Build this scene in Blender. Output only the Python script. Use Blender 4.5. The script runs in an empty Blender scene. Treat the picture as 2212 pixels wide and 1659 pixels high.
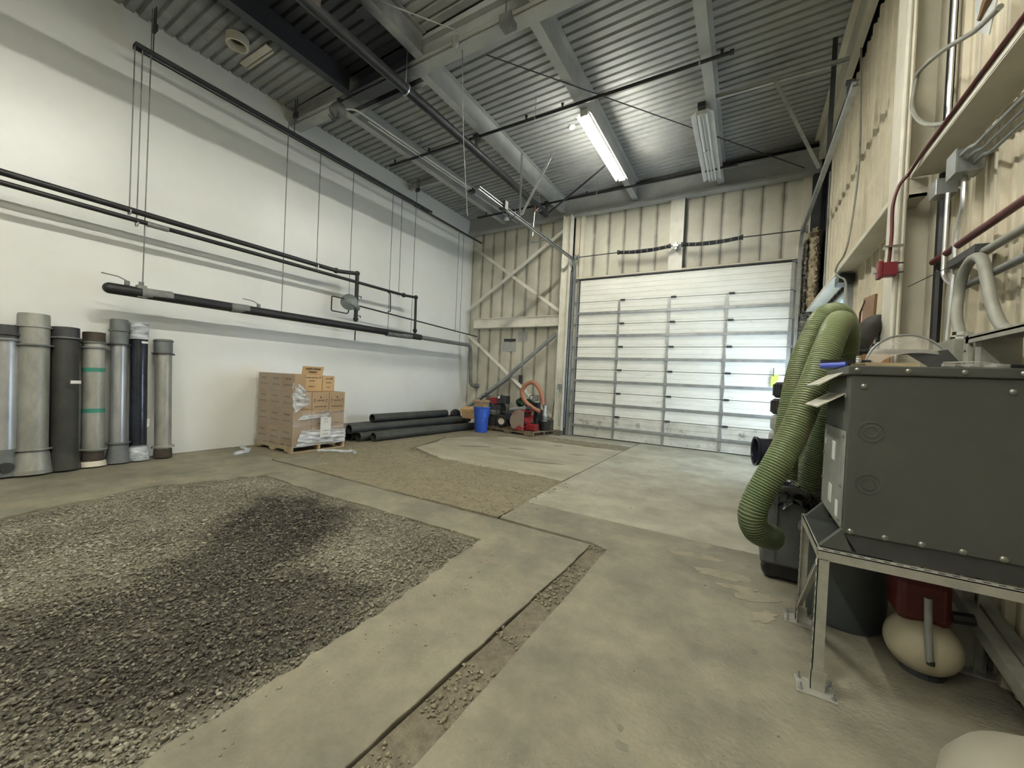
import bpy, math, random
import numpy as np
from mathutils import Vector, Matrix
R = random.Random(7)
NR = np.random.RandomState(5)
S = bpy.context.scene
COL = S.collection
PI = math.pi

# ---------------------------------------------------------------- camera, world, exposure
cam_d = bpy.data.cameras.new('camera'); cam = bpy.data.objects.new('camera', cam_d); COL.objects.link(cam)
cam_d.sensor_width = 36.0; cam_d.lens = 36.0*856.0/2212.0; cam_d.clip_start = .02; cam_d.clip_end = 200
cam.matrix_world = Matrix(((0.860407, -0.04691, 0.507444, 0), (0.50731, -0.015602, -0.861622, 0),
                           (0.048336, 0.998777, 0.010374, 1.45), (0, 0, 0, 1)))
S.camera = cam
w = bpy.data.worlds.new('overcast sky'); S.world = w; w.use_nodes = True
wn = w.node_tree.nodes['Background']; wn.inputs[0].default_value = (.66, .82, 1.0, 1); wn.inputs[1].default_value = 4.2
S.view_settings.view_transform = 'Standard'; S.view_settings.look = 'None'
S.view_settings.exposure = 1.55; S.view_settings.gamma = 1; S.view_settings.use_curve_mapping = False
TUBE_POWER = 70.0
pl = bpy.data.lights.new('sky_portal', 'AREA'); pl.shape = 'RECTANGLE'; pl.size = 3.0; pl.size_y = 2.3; pl.cycles.is_portal = True
po_ = bpy.data.objects.new('sky_portal', pl); COL.objects.link(po_); po_.location = (1.56, 8.68, 2.0); po_.rotation_euler = (0, -PI/2, PI)

# ---------------------------------------------------------------- materials
def nd(nt, t, **k):
    n = nt.nodes.new(t)
    for a, b in k.items(): setattr(n, a, b)
    return n
def mat(name, c1, c2=None, scale=4.0, rough=.6, metal=0.0, bump=0.0, bscale=None, detail=4, c3=None, s3=.7, w3=.5, spec=.5, stretch=None, lo=.35, hi=.65):
    m = bpy.data.materials.new(name); m.use_nodes = True; nt = m.node_tree; L = nt.links
    b = nt.nodes['Principled BSDF']; b.inputs['Roughness'].default_value = rough; b.inputs['Metallic'].default_value = metal
    b.inputs['Specular IOR Level'].default_value = spec
    b.inputs['Base Color'].default_value = (*c1, 1)
    tc = nd(nt, 'ShaderNodeNewGeometry')
    vec = tc.outputs['Position']
    if stretch:
        mp = nd(nt, 'ShaderNodeMapping'); mp.inputs['Scale'].default_value = stretch; L.new(vec, mp.inputs[0]); vec = mp.outputs[0]
    if c2:
        n = nd(nt, 'ShaderNodeTexNoise'); n.inputs['Scale'].default_value = scale; n.inputs['Detail'].default_value = detail; n.inputs['Roughness'].default_value = .68
        L.new(vec, n.inputs['Vector'])
        r = nd(nt, 'ShaderNodeMapRange'); r.inputs[1].default_value = lo; r.inputs[2].default_value = hi; L.new(n.outputs[0], r.inputs[0])
        x = nd(nt, 'ShaderNodeMix', data_type='RGBA'); x.inputs[6].default_value = (*c1, 1); x.inputs[7].default_value = (*c2, 1)
        L.new(r.outputs[0], x.inputs[0]); out = x.outputs[2]
        if c3:
            n3 = nd(nt, 'ShaderNodeTexNoise'); n3.inputs['Scale'].default_value = s3; n3.inputs['Detail'].default_value = 6; n3.inputs['Roughness'].default_value = .7
            L.new(vec, n3.inputs['Vector'])
            r3 = nd(nt, 'ShaderNodeMapRange'); r3.inputs[1].default_value = w3; r3.inputs[2].default_value = w3+.16; L.new(n3.outputs[0], r3.inputs[0])
            x3 = nd(nt, 'ShaderNodeMix', data_type='RGBA'); L.new(out, x3.inputs[6]); x3.inputs[7].default_value = (*c3, 1); L.new(r3.outputs[0], x3.inputs[0]); out = x3.outputs[2]
        L.new(out, b.inputs['Base Color'])
    if bump:
        nb = nd(nt, 'ShaderNodeTexNoise'); nb.inputs['Scale'].default_value = bscale or scale*6; nb.inputs['Detail'].default_value = 5; L.new(vec, nb.inputs['Vector'])
        bp = nd(nt, 'ShaderNodeBump'); bp.inputs['Strength'].default_value = bump; bp.inputs['Distance'].default_value = .01; L.new(nb.outputs[0], bp.inputs['Height']); L.new(bp.outputs[0], b.inputs['Normal'])
    return m
def colour_in(m): return m.node_tree.nodes['Principled BSDF'].inputs['Base Color']
def add_soot(m, centre=(-5.5, 2.45, 6.55), rx=.92, ry=2.05, col=(.018, .022, .03)):
    """smoke staining of the roof around one spot (real soot on the steel)"""
    nt = m.node_tree; L = nt.links; b = colour_in(m)
    g = nd(nt, 'ShaderNodeNewGeometry'); mp = nd(nt, 'ShaderNodeMapping', vector_type='POINT')
    mp.inputs['Location'].default_value = (-centre[0]/rx, -centre[1]/ry, 0); mp.inputs['Scale'].default_value = (1/rx, 1/ry, 0)
    L.new(g.outputs['Position'], mp.inputs[0])
    n = nd(nt, 'ShaderNodeTexNoise'); n.inputs['Scale'].default_value = 1.3; n.inputs['Detail'].default_value = 5; L.new(g.outputs['Position'], n.inputs['Vector'])
    le = nd(nt, 'ShaderNodeVectorMath', operation='LENGTH'); L.new(mp.outputs[0], le.inputs[0])
    ma = nd(nt, 'ShaderNodeMath', operation='MULTIPLY_ADD'); ma.inputs[1].default_value = .9; L.new(n.outputs[0], ma.inputs[0]); L.new(le.outputs['Value'], ma.inputs[2])
    r = nd(nt, 'ShaderNodeMapRange'); r.inputs[1].default_value = 1.62; r.inputs[2].default_value = 1.95; r.inputs[3].default_value = .96; r.inputs[4].default_value = 0; L.new(ma.outputs[0], r.inputs[0])
    x = nd(nt, 'ShaderNodeMix', data_type='RGBA'); L.new(r.outputs[0], x.inputs[0]); x.inputs[7].default_value = (*col, 1)
    if b.links: L.new(b.links[0].from_socket, x.inputs[6])
    else: x.inputs[6].default_value = b.default_value
    L.new(x.outputs[2], b)
def add_seam_dirt(m, half, col, amt=.8):
    """grime that has gathered along the two long edges of each panel (object space)"""
    nt = m.node_tree; L = nt.links; b = colour_in(m)
    t = nd(nt, 'ShaderNodeTexCoord'); s = nd(nt, 'ShaderNodeSeparateXYZ'); L.new(t.outputs['Object'], s.inputs[0])
    a = nd(nt, 'ShaderNodeMath', operation='ABSOLUTE'); L.new(s.outputs[0], a.inputs[0])
    g = nd(nt, 'ShaderNodeNewGeometry'); n = nd(nt, 'ShaderNodeTexNoise'); n.inputs['Scale'].default_value = 2.2; n.inputs['Detail'].default_value = 6; L.new(g.outputs['Position'], n.inputs['Vector'])
    k = nd(nt, 'ShaderNodeMath', operation='MULTIPLY_ADD'); k.inputs[1].default_value = half*.55; L.new(n.outputs[0], k.inputs[0]); L.new(a.outputs[0], k.inputs[2])
    r = nd(nt, 'ShaderNodeMapRange'); r.inputs[1].default_value = half*.95; r.inputs[2].default_value = half*1.38; r.inputs[4].default_value = amt; L.new(k.outputs[0], r.inputs[0])
    x = nd(nt, 'ShaderNodeMix', data_type='RGBA'); L.new(r.outputs[0], x.inputs[0]); x.inputs[7].default_value = (*col, 1)
    L.new(b.links[0].from_socket, x.inputs[6]); L.new(x.outputs[2], b)

M = {}
M['wallpaint'] = mat('white wall paint', (.72, .735, .71), (.67, .685, .66), .8, .33, bump=.03, bscale=14, spec=.5)
M['liner'] = mat('cream liner panel', (.60, .585, .49), (.51, .49, .40), 1.6, .55)
add_seam_dirt(M['liner'], .205, (.12, .11, .085), .9)
M['liner_r'] = mat('cream ribbed liner panel', (.62, .565, .425), (.50, .45, .33), 1.8, .5)
add_seam_dirt(M['liner_r'], .15, (.15, .13, .095), .85)  # edge grime also paints in rib shading that the lamps leave faint
M['deck'] = mat('painted roof deck', (.36, .37, .355), (.28, .29, .285), 1.2, .6, c3=(.22, .23, .23), s3=.6, w3=.55)
add_soot(M['deck'])
M['steel'] = mat('grey painted steel', (.42, .43, .41), (.34, .35, .335), 2.2, .5)
add_soot(M['steel'])
M['cream'] = mat('cream painted steel', (.66, .625, .51), (.56, .53, .43), 2.0, .5)
M['column'] = mat('weathered white column', (.74, .72, .63), (.62, .60, .51), 3, .5, c3=(.25, .22, .16), s3=3.2, w3=.62)
M['galv'] = mat('galvanised steel', (.42, .44, .44), (.30, .32, .32), 6, .38, .75)
M['galv_bright'] = mat('bright zinc conduit', (.62, .63, .62), (.48, .49, .48), 8, .3, .8)
M['dullgalv'] = mat('dull galvanised angle', (.42, .42, .36), (.33, .33, .285), 9, .5, .4)
M['blackpipe'] = mat('black iron pipe', (.012, .013, .015), (.024, .024, .024), 5, .42, spec=.35)
M['greypipe'] = mat('grey dusty pipe', (.20, .21, .20), (.13, .135, .13), 7, .55)
M['dark'] = mat('dark steel', (.045, .047, .05), (.025, .026, .028), 5, .5)
M['black'] = mat('black plastic', (.010, .011, .012), (.02, .02, .02), 5, .42)
M['rubber'] = mat('tyre rubber', (.014, .014, .014), (.028, .027, .025), 22, .8, bump=.6, bscale=60)
M['bag'] = mat('black plastic bag', (.008, .009, .012), None, rough=.18, bump=1.0, bscale=16)
M['door'] = mat('door section paint', (.84, .84, .77), (.76, .76, .68), 1.7, .36, c3=(.40, .37, .30), s3=2.1, w3=.63, stretch=(1, 1, 3.2))
M['doorlow'] = mat('dirty door section paint', (.66, .65, .58), (.52, .51, .44), 2.3, .4, c3=(.17, .15, .12), s3=3.4, w3=.56)
M['concrete'] = mat('concrete slab', (.235, .218, .156), (.130, .121, .088), 1.9, .72, bump=.6, bscale=40, detail=15, c3=(.120, .113, .085), s3=.9, w3=.54, lo=.36, hi=.64)
M['concrete2'] = mat('paler concrete slab', (.36, .335, .25), (.22, .20, .14), 1.3, .7, bump=.25, bscale=30, detail=9, c3=(.20, .19, .155), s3=1.1, w3=.55, stretch=(.55, 1.3, 1))
M['concrete3'] = mat('grey concrete slab', (.35, .335, .26), (.215, .205, .155), 1.7, .66, bump=.35, bscale=30, detail=15, c3=(.20, .18, .135), s3=.7, w3=.55, lo=.36, hi=.64)
M['flake'] = mat('pale screed', (.27, .247, .175), (.19, .175, .125), 8, .8, bump=.4, bscale=40)
M['oil'] = mat('oil stained concrete', (.115, .105, .08), (.16, .147, .108), 12, .6)
M['dirt'] = mat('packed dirt', (.225, .198, .132), (.155, .136, .088), 7, .92, bump=.8, bscale=70, detail=8)
M['darkdirt'] = mat('joint dirt', (.17, .15, .105), (.10, .086, .06), 14, .95, bump=.8, bscale=80)
M['blueplastic'] = mat('blue plastic', (.02, .075, .42), (.03, .10, .50), 5, .45)
M['red'] = mat('red paint', (.30, .012, .022), (.20, .008, .014), 6, .42)
M['fadedred'] = mat('sun faded red paint', (.28, .03, .03), (.26, .21, .17), 2.6, .5, lo=.46, hi=.54)
M['darkred'] = mat('dark red paint', (.10, .012, .010), (.07, .008, .008), 6, .45)
M['alarmred'] = mat('alarm red', (.16, .010, .018), None, rough=.4)
M['green'] = mat('dark green paint', (.012, .05, .022), None, rough=.35)
M['wood'] = mat('weathered pallet wood', (.25, .19, .115), (.13, .098, .062), 6, .8, bump=.3, bscale=30, stretch=(1, 1, 5))
M['newwood'] = mat('pale pallet wood', (.42, .33, .20), (.32, .25, .15), 6, .75)
M['card'] = mat('brown cardboard', (.36, .255, .155), (.31, .215, .13), 3, .8)
M['cardlight'] = mat('tan cardboard', (.50, .34, .175), (.45, .30, .15), 3, .8)
M['print'] = mat('dark ink', (.05, .035, .025), rough=.8)
M['orangehose'] = mat('faded orange hose', (.42, .18, .10), (.34, .14, .08), 9, .55)
M['hosegreen'] = mat('light green hose', (.185, .24, .11), (.215, .24, .12), 5, .36, c3=(.23, .225, .14), s3=2.5, w3=.58)
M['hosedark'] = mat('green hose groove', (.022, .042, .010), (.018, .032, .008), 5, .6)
M['hoseblack'] = mat('black ribbed hose', (.022, .022, .018), (.04, .038, .03), 7, .5)
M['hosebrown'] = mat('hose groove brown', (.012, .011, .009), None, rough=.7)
M['gen'] = mat('charcoal cabinet paint', (.062, .066, .058), (.054, .058, .052), 3, .48, bump=.05, bscale=120)
M['gendark'] = mat('dark skirt paint', (.03, .033, .03), (.024, .026, .024), 3, .5)
M['genplate'] = mat('scuffed cabinet plate', (.34, .35, .32), (.20, .21, .19), 5, .42, .25)
M['louver'] = mat('pale louver metal', (.52, .50, .42), (.33, .32, .27), 5, .5)
M['screw'] = mat('screw head steel', (.26, .26, .24), None, rough=.35, metal=.8)
M['label'] = mat('white sticker', (.62, .62, .60), None, rough=.6)
M['can'] = mat('dark slate plastic', (.065, .078, .082), (.052, .062, .066), 4, .5)
M['tote'] = mat('grey plastic tote', (.085, .088, .085), (.055, .058, .055), 3, .45, bump=.1, bscale=20)
M['tank'] = mat('cream tank paint', (.50, .45, .32), (.43, .385, .27), 3, .42)
M['blob'] = mat('light grey tank paint', (.24, .225, .175), (.21, .195, .15), 3, .5)
M['insul'] = mat('dirty fibreglass insulation', (.46, .39, .26), (.24, .19, .12), 5, .95, bump=1.0, bscale=26, c3=(.06, .05, .035), s3=3.4, w3=.56)
M['rag'] = mat('grey lint and torn foil', (.24, .235, .20), (.07, .07, .065), 9, .8, bump=1.0, bscale=40)
M['flexgrey'] = mat('grey liquidtight conduit', (.27, .27, .23), (.21, .21, .18), 8, .5)
M['yellow'] = mat('yellow handle', (.55, .47, .08), None, rough=.5)
M['hiviz'] = mat('yellow green tag', (.55, .70, .10), None, rough=.6)
M['orange'] = mat('orange tan board', (.42, .22, .075), (.36, .18, .06), 4, .6)
M['brownboard'] = mat('brown board', (.22, .125, .065), None, rough=.7)
M['paper'] = mat('grey paper sheet', (.42, .42, .40), (.35, .35, .34), 4, .7)
M['sheetmetal'] = mat('pale sheet metal', (.55, .57, .55), (.45, .47, .45), 4, .35, .4)
M['brass'] = mat('tarnished brass', (.22, .17, .08), None, rough=.4, metal=.8)
M['chrome'] = mat('bright metal', (.75, .75, .74), None, rough=.15, metal=1)
M['concreteblock'] = mat('brown masonry pier', (.16, .14, .105), (.11, .095, .07), 9, .9, bump=.4, bscale=50)
M['tape'] = mat('green tape', (.03, .20, .15), None, rough=.5)
M['castgreen'] = mat('grey green cast regulator', (.16, .19, .18), (.12, .145, .14), 8, .45)
M['bluetube'] = mat('blue rubber sleeve', (.06, .09, .42), None, rough=.5)
M['fixture'] = mat('white enamel fixture', (.68, .69, .66), (.60, .61, .58), 6, .4)
M['offtube'] = mat('unlit lamp glass', (.75, .76, .74), None, rough=.2)
M['pipelight'] = mat('scuffed aluminium pipe', (.36, .36, .33), (.25, .255, .235), 7, .42, .45, stretch=(1, 1, .35))
M['pipeblue'] = mat('aluminium pipe with blue sheen', (.46, .48, .50), (.34, .36, .38), 7, .3, .6, stretch=(1, 1, .35))  # bluish window reflection is put into the pipe colour
M['pipeolive'] = mat('dull dark pipe', (.032, .034, .028), (.02, .021, .018), 5, .55)  # plain dark olive colour of one pipe
M['collar'] = mat('grey collar', (.13, .145, .145), (.10, .11, .11), 8, .5)
M['rust'] = mat('rusty base', (.055, .042, .030), (.03, .024, .018), 12, .8)

def emis(name, col, k):
    m = bpy.data.materials.new(name); m.use_nodes = True; b = m.node_tree.nodes['Principled BSDF']
    b.inputs['Base Color'].default_value = (.8, .8, .8, 1); b.inputs['Emission Color'].default_value = (*col, 1); b.inputs['Emission Strength'].default_value = k
    return m
M['dimtube'] = emis('dimmed fill tube', (1.0, .97, .86), TUBE_POWER*.55)  # lit tube turned down, for the added fill lamps
M['warmwing'] = mat('yellow reflector', (.72, .60, .26), rough=.5)  # yellow tint on the right wing of each lit lamp
M['boosttube'] = emis('boosted fluorescent tube', (1.0, .975, .88), TUBE_POWER*1.35)  # lit tube with raised power, to brighten the near left wall
M['littube'] = emis('lit fluorescent tube', (1.0, .975, .88), TUBE_POWER)

def clear(name, alpha, col, rough, bump, bscale, stretch=(1, 1, 1), scale=3):
    """thin translucent plastic"""
    m = bpy.data.materials.new(name); m.use_nodes = True; nt = m.node_tree; L = nt.links; b = nt.nodes['Principled BSDF']
    b.inputs['Base Color'].default_value = (*col, 1); b.inputs['Roughness'].default_value = rough; b.inputs['Specular IOR Level'].default_value = .9
    g = nd(nt, 'ShaderNodeNewGeometry'); mp = nd(nt, 'ShaderNodeMapping'); mp.inputs['Scale'].default_value = stretch; L.new(g.outputs['Position'], mp.inputs[0])
    n = nd(nt, 'ShaderNodeTexNoise'); n.inputs['Scale'].default_value = scale; n.inputs['Detail'].default_value = 5; L.new(mp.outputs[0], n.inputs['Vector'])
    r = nd(nt, 'ShaderNodeMapRange'); r.inputs[1].default_value = .35; r.inputs[2].default_value = .7; r.inputs[3].default_value = alpha[0]; r.inputs[4].default_value = alpha[1]
    L.new(n.outputs[0], r.inputs[0]); L.new(r.outputs[0], b.inputs['Alpha'])
    nb = nd(nt, 'ShaderNodeTexNoise'); nb.inputs['Scale'].default_value = bscale; nb.inputs['Detail'].default_value = 3; L.new(mp.outputs[0], nb.inputs['Vector'])
    bp = nd(nt, 'ShaderNodeBump'); bp.inputs['Strength'].default_value = bump; bp.inputs['Distance'].default_value = .02; L.new(nb.outputs[0], bp.inputs['Height']); L.new(bp.outputs[0], b.inputs['Normal'])
    return m
M['wrap'] = clear('stretch wrap film', (.10, .34), (.62, .60, .55), .16, .6, 7, (1, 1, 2.2))
M['wrapthick'] = clear('bunched stretch wrap', (.30, .85), (.78, .84, .90), .07, 1.0, 16, (.7, .7, 3), 9)
M['shield'] = clear('scuffed clear visor', (.34, .60), (.44, .42, .36), .18, .15, 20)
M['acrylic'] = clear('clear acrylic scraps', (.3, .6), (.55, .55, .5), .1, .2, 20)
M['glass'] = clear('frosted window pane', (.62, .92), (.62, .72, .80), .3, .2, 12)
M['clearpane'] = clear('clear window pane', (.02, .08), (.75, .85, .95), .1, .02, 12)

# ---------------------------------------------------------------- mesh builder
class MB:
    def __init__(s): s.v = []; s.f = []; s.mi = []
    def add(s, vs, fs, mi=0):
        o = len(s.v); s.v += [tuple(p) for p in vs]; s.f += [tuple(i+o for i in f) for f in fs]; s.mi += [mi]*len(fs); return s
    def box(s, lo, hi, mi=0, rot=None, piv=None):
        (a, b, c), (d, e, f) = lo, hi
        vs = [Vector(p) for p in ((a, b, c), (d, b, c), (d, e, c), (a, e, c), (a, b, f), (d, b, f), (d, e, f), (a, e, f))]
        if rot is not None:
            pv = Vector(piv) if piv is not None else (vs[0]+vs[6])/2
            vs = [rot @ (p-pv) + pv for p in vs]
        return s.add(vs, [(3, 2, 1, 0), (4, 5, 6, 7), (0, 1, 5, 4), (1, 2, 6, 5), (2, 3, 7, 6), (3, 0, 4, 7)], mi)
    def tube(s, pts, r, seg=10, mi=0, caps=True, up=None, mifn=None, hollow=False):
        P = [Vector(p) for p in pts]; n = len(P)
        rr = r if isinstance(r, (list, tuple)) else [r]*n
        t0 = (P[1]-P[0]).normalized()
        u = Vector(up) if up else (Vector((0, 0, 1)) if abs(t0.z) < .9 else Vector((1, 0, 0)))
        u = (u - t0*u.dot(t0)).normalized(); vs = []; fs = []; ms = []
        for i in range(n):
            t = ((P[min(i+1, n-1)]-P[i]).normalized() + (P[i]-P[max(i-1, 0)]).normalized())
            t = t.normalized() if t.length > 1e-6 else t0
            u = (u - t*u.dot(t)).normalized(); w_ = t.cross(u)
            for k in range(seg):
                a = 2*PI*k/seg; vs.append(P[i] + (u*math.cos(a)+w_*math.sin(a))*rr[i])
        o = len(s.v); s.v += [tuple(p) for p in vs]
        for i in range(n-1):
            for k in range(seg):
                k2 = (k+1) % seg
                s.f.append((o+i*seg+k, o+i*seg+k2, o+(i+1)*seg+k2, o+(i+1)*seg+k)); s.mi.append(mifn(i) if mifn else mi)
        if caps:
            s.f.append(tuple(o+k for k in reversed(range(seg)))); s.mi.append(mi)
            s.f.append(tuple(o+(n-1)*seg+k for k in range(seg))); s.mi.append(mi)
        return s
    def cyl(s, a, b, r, seg=12, mi=0, r2=None): return s.tube([a, b], [r, r if r2 is None else r2], seg, mi)
    def lathe(s, prof, c=(0, 0, 0), ax=(0, 0, 1), seg=20, mi=0, closed=False):
        """prof: list of (radius, height)"""
        ax = Vector(ax).normalized(); c = Vector(c)
        u = Vector((1, 0, 0)) if abs(ax.x) < .9 else Vector((0, 1, 0)); u = (u-ax*u.dot(ax)).normalized(); w_ = ax.cross(u)
        vs = []; n = len(prof)
        for (r, h) in prof:
            for k in range(seg):
                a = 2*PI*k/seg; vs.append(c + ax*h + (u*math.cos(a)+w_*math.sin(a))*r)
        fs = []
        m = n if closed else n-1
        for i in range(m):
            j = (i+1) % n
            for k in range(seg):
                k2 = (k+1) % seg; fs.append((i*seg+k, i*seg+k2, j*seg+k2, j*seg+k))
        if not closed:
            if prof[0][0] > 1e-4: fs.append(tuple(reversed(range(seg))))
            if prof[-1][0] > 1e-4: fs.append(tuple((n-1)*seg+k for k in range(seg)))
        return s.add(vs, fs, mi)
    def prism(s, poly, z0, z1, mi=0, plane='xy'):
        """poly extruded; plane xy along z, yz along x, xz along y"""
        def q(a, b, c):
            return {'xy': (a, b, c), 'yz': (c, a, b), 'xz': (a, c, b)}[plane]
        n = len(poly)
        vs = [q(a, b, z0) for a, b in poly]+[q(a, b, z1) for a, b in poly]
        fs = [tuple(reversed(range(n))), tuple(range(n, 2*n))]+[(i, (i+1) % n, n+(i+1) % n, n+i) for i in range(n)]
        return s.add(vs, fs, mi)
    def ball(s, c, r, seg=12, rings=8, sc=(1, 1, 1), mi=0, ax=(0, 0, 1)):
        prof = [(max(1e-5, r*math.sin(PI*i/rings)), -r*math.cos(PI*i/rings)) for i in range(rings+1)]
        o = len(s.v); s.lathe(prof, (0, 0, 0), ax, seg, mi)
        for i in range(o, len(s.v)):
            x, y, z = s.v[i]; s.v[i] = (c[0]+x*sc[0], c[1]+y*sc[1], c[2]+z*sc[2])
        return s
    def xf(s, m, start=0):
        for i in range(start, len(s.v)): s.v[i] = tuple(m @ Vector(s.v[i]))
        return s
    def build(s, name, mats, parent=None, smooth=False, loc=None, recalc=True, bevel=0):
        me = bpy.data.meshes.new(name)
        org = Vector(loc) if loc is not None else Vector((0, 0, 0))
        me.from_pydata([tuple(Vector(p)-org) for p in s.v] if loc is not None else s.v, [], s.f)
        if not isinstance(mats, (list, tuple)): mats = [mats]
        for m in mats: me.materials.append(M[m] if isinstance(m, str) else m)
        if len(mats) > 1: me.polygons.foreach_set('material_index', s.mi)
        me.validate()
        import bmesh
        if recalc:
            bm = bmesh.new(); bm.from_mesh(me); bmesh.ops.recalc_face_normals(bm, faces=bm.faces)
            bm.to_mesh(me); bm.free()
        if smooth:
            me.polygons.foreach_set('use_smooth', [True]*len(me.polygons))
            try: me.set_sharp_from_angle(angle=math.radians(38))
            except Exception: pass
        me.update()
        o = bpy.data.objects.new(name, me); COL.objects.link(o)
        o.location = org
        if bevel:
            bv = o.modifiers.new('bevel', 'BEVEL'); bv.width = bevel; bv.segments = 2; bv.limit_method = 'ANGLE'
        if parent is not None:
            o.parent = parent; o.matrix_parent_inverse = Matrix.Translation(-parent.location) if loc is None or True else Matrix()
        return o
def tag(o, label=None, cat=None, group=None, kind=None):
    if label: o['label'] = label
    if cat: o['category'] = cat
    if group: o['group'] = group
    if kind: o['kind'] = kind
    return o
def thing(name, loc, label=None, cat=None, group=None, kind=None):
    o = bpy.data.objects.new(name, None); COL.objects.link(o); o.location = loc; o.empty_display_size = .1
    return tag(o, label, cat, group, kind)
def share(name, src, parent, dx):
    """another object with the same mesh, moved by dx"""
    o = src.copy(); o.name = name; COL.objects.link(o); o.parent = parent
    o.location = src.location + Vector(dx)
    o.matrix_parent_inverse = src.matrix_parent_inverse.copy()
    return o
def copy_tree(root, loc, rotz=0, label=None):
    c = root.copy(); COL.objects.link(c); c.location = loc; c.rotation_euler = (0, 0, rotz)
    if label: c['label'] = label
    for ch in [k for k in COL.objects if k.parent == root]:
        d = ch.copy(); COL.objects.link(d); d.parent = c
        for g in [k for k in COL.objects if k.parent == ch]:
            e = g.copy(); COL.objects.link(e); e.parent = d
    return c
def sm(pts, n=8):
    """Catmull-Rom"""
    P = [Vector(p) for p in pts]; P = [P[0]*2-P[1]]+P+[P[-1]*2-P[-2]]; out = []
    for i in range(1, len(P)-2):
        a, b, c, d = P[i-1:i+3]
        for k in range(n):
            t = k/n; out.append(.5*((2*b)+(c-a)*t+(2*a-5*b+4*c-d)*t*t+(3*b-a-3*c+d)*t**3))
    out.append(P[-2]); return out
def resample(P, step):
    P = [Vector(p) for p in P]; L = [0]
    for i in range(1, len(P)): L.append(L[-1]+(P[i]-P[i-1]).length)
    n = max(2, int(L[-1]/step)); out = []; j = 0
    for k in range(n+1):
        d = L[-1]*k/n
        while j < len(L)-2 and L[j+1] < d: j += 1
        t = (d-L[j])/max(1e-9, L[j+1]-L[j]); out.append(P[j].lerp(P[j+1], min(1, t)))
    return out
def text_mesh(txt, size, mw, parent, name='lettering', m='print', bold=.0):
    cu = bpy.data.curves.new('t', 'FONT'); cu.body = txt; cu.size = size; cu.align_x = 'CENTER'; cu.align_y = 'CENTER'; cu.offset = bold; cu.resolution_u = 2
    to = bpy.data.objects.new('t', cu); COL.objects.link(to); dg = bpy.context.evaluated_depsgraph_get(); dg.update()
    me = bpy.data.meshes.new_from_object(to.evaluated_get(dg)); me.materials.clear(); me.materials.append(M[m]); me.transform(mw)
    bpy.data.objects.remove(to); bpy.data.curves.remove(cu)
    o = bpy.data.objects.new(name, me); COL.objects.link(o)
    if parent is not None: o.parent = parent; o.matrix_parent_inverse = Matrix.Translation(-parent.location)
    return o
def frame(org, xd, yd):
    x = Vector(xd).normalized(); y = Vector(yd).normalized(); z = x.cross(y)
    return Matrix(((x.x, y.x, z.x, org[0]), (x.y, y.y, z.y, org[1]), (x.z, y.z, z.z, org[2]), (0, 0, 0, 1)))

YB = 10.45; XL = -7.9; XR = 1.2; YR = -7.0
def zdeck(x): return 6.50+.030*(x+7.9)

# ================================================================= SETTING
# ---- floor: a dirt base with separate concrete slabs, gravel in the cut-outs
fl = MB().box((XL-.3, YR-.3, -.30), (XR+.4, YB+.3, -.045)).build('floor', 'dirt'); tag(fl, kind='structure')
def slab(poly, m='concrete', top=0.0, wob=0.0):
    b = MB().prism(poly, -.10, top)
    return b.build('concrete_slab', m, fl, bevel=.006)
def wobble(a, b, n, amp):
    out = []
    for i in range(n):
        t = i/n; p = Vector((a[0]+(b[0]-a[0])*t, a[1]+(b[1]-a[1])*t)); d = Vector((b[1]-a[1], a[0]-b[0])).normalized()
        k = 0 if i == 0 else amp*(R.random()-.5)*2
        out.append((p.x+d.x*k, p.y+d.y*k))
    return out
slab([(XL-.1, YR), (-6.56, YR), (-6.50, 3.44), (-6.50, 3.58), (XL-.1, 3.62)], 'concrete')
slab([(-6.548, YR)]+wobble((-5.85, YR), (-5.65, .7), 10, .03)+wobble((-5.65, .7), (-5.95, 1.9), 8, .04)+wobble((-5.95, 1.9), (-5.55, 2.95), 8, .04)+[(-5.55, 3.49), (-6.488, 3.49)])
slab([(-5.542, 3.49)]+wobble((-5.542, 2.94), (-4.3, 2.92), 8, .03)+wobble((-4.3, 2.92), (-1.99, 2.98), 14, .02)+wobble((-1.99, 2.972), (-1.84, 1.5), 16, .022)+wobble((-1.84, 1.5), (-1.80, .3), 14, .03)+[(-1.78, YR), (-1.22, YR)]+wobble((-1.22, .2), (-1.13, 3.42), 26, .007)+[(-1.14, 3.47)])
slab([(-1.06, YR), (XR+.2, YR), (XR+.2, 4.165), (-2.2, 4.19), (-2.16, 3.55)]+wobble((-1.3, 3.525), (-1.0, 3.52), 2, .0)+wobble((-.98, 3.45), (-1.00, .2), 18, .006), 'concrete')
slab([(-2.20, 4.200), (XR+.2, 4.175), (XR+.2, YB+.2), (-2.25, YB+.2), (-2.24, 7.2), (-2.24, 5.7)], 'concrete3')
slab(wobble((-4.6, 5.45), (-2.265, 5.42), 14, .05)+[(-2.262, 5.42), (-2.265, 8.85)]+wobble((-2.265, 8.85), (-5.1, 8.75), 14, .06)+wobble((-5.1, 8.75), (-6.1, 7.4), 6, .08)+wobble((-6.1, 7.4), (-5.6, 5.6), 6, .08), 'concrete2', -.0015)
slab(wobble((-6.45, 3.54), (-5.65, 3.54), 4, .01)+wobble((-5.65, 3.54), (-5.5, 4.05), 4, .03)+[(-6.3, 4.02)], 'concrete', -.001)
slab([(-5.1, 9.45), (-2.28, 9.5), (-2.28, YB+.2), (XL-.1, YB+.2), (XL-.1, 9.9)], 'concrete3', -.004)
slab(wobble((-4.7, 3.53), (-3.7, 3.53), 5, .01)+wobble((-3.7, 3.53), (-4.0, 4.0), 4, .03)+[(-4.6, 3.9)], 'concrete', -.006)

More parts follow.
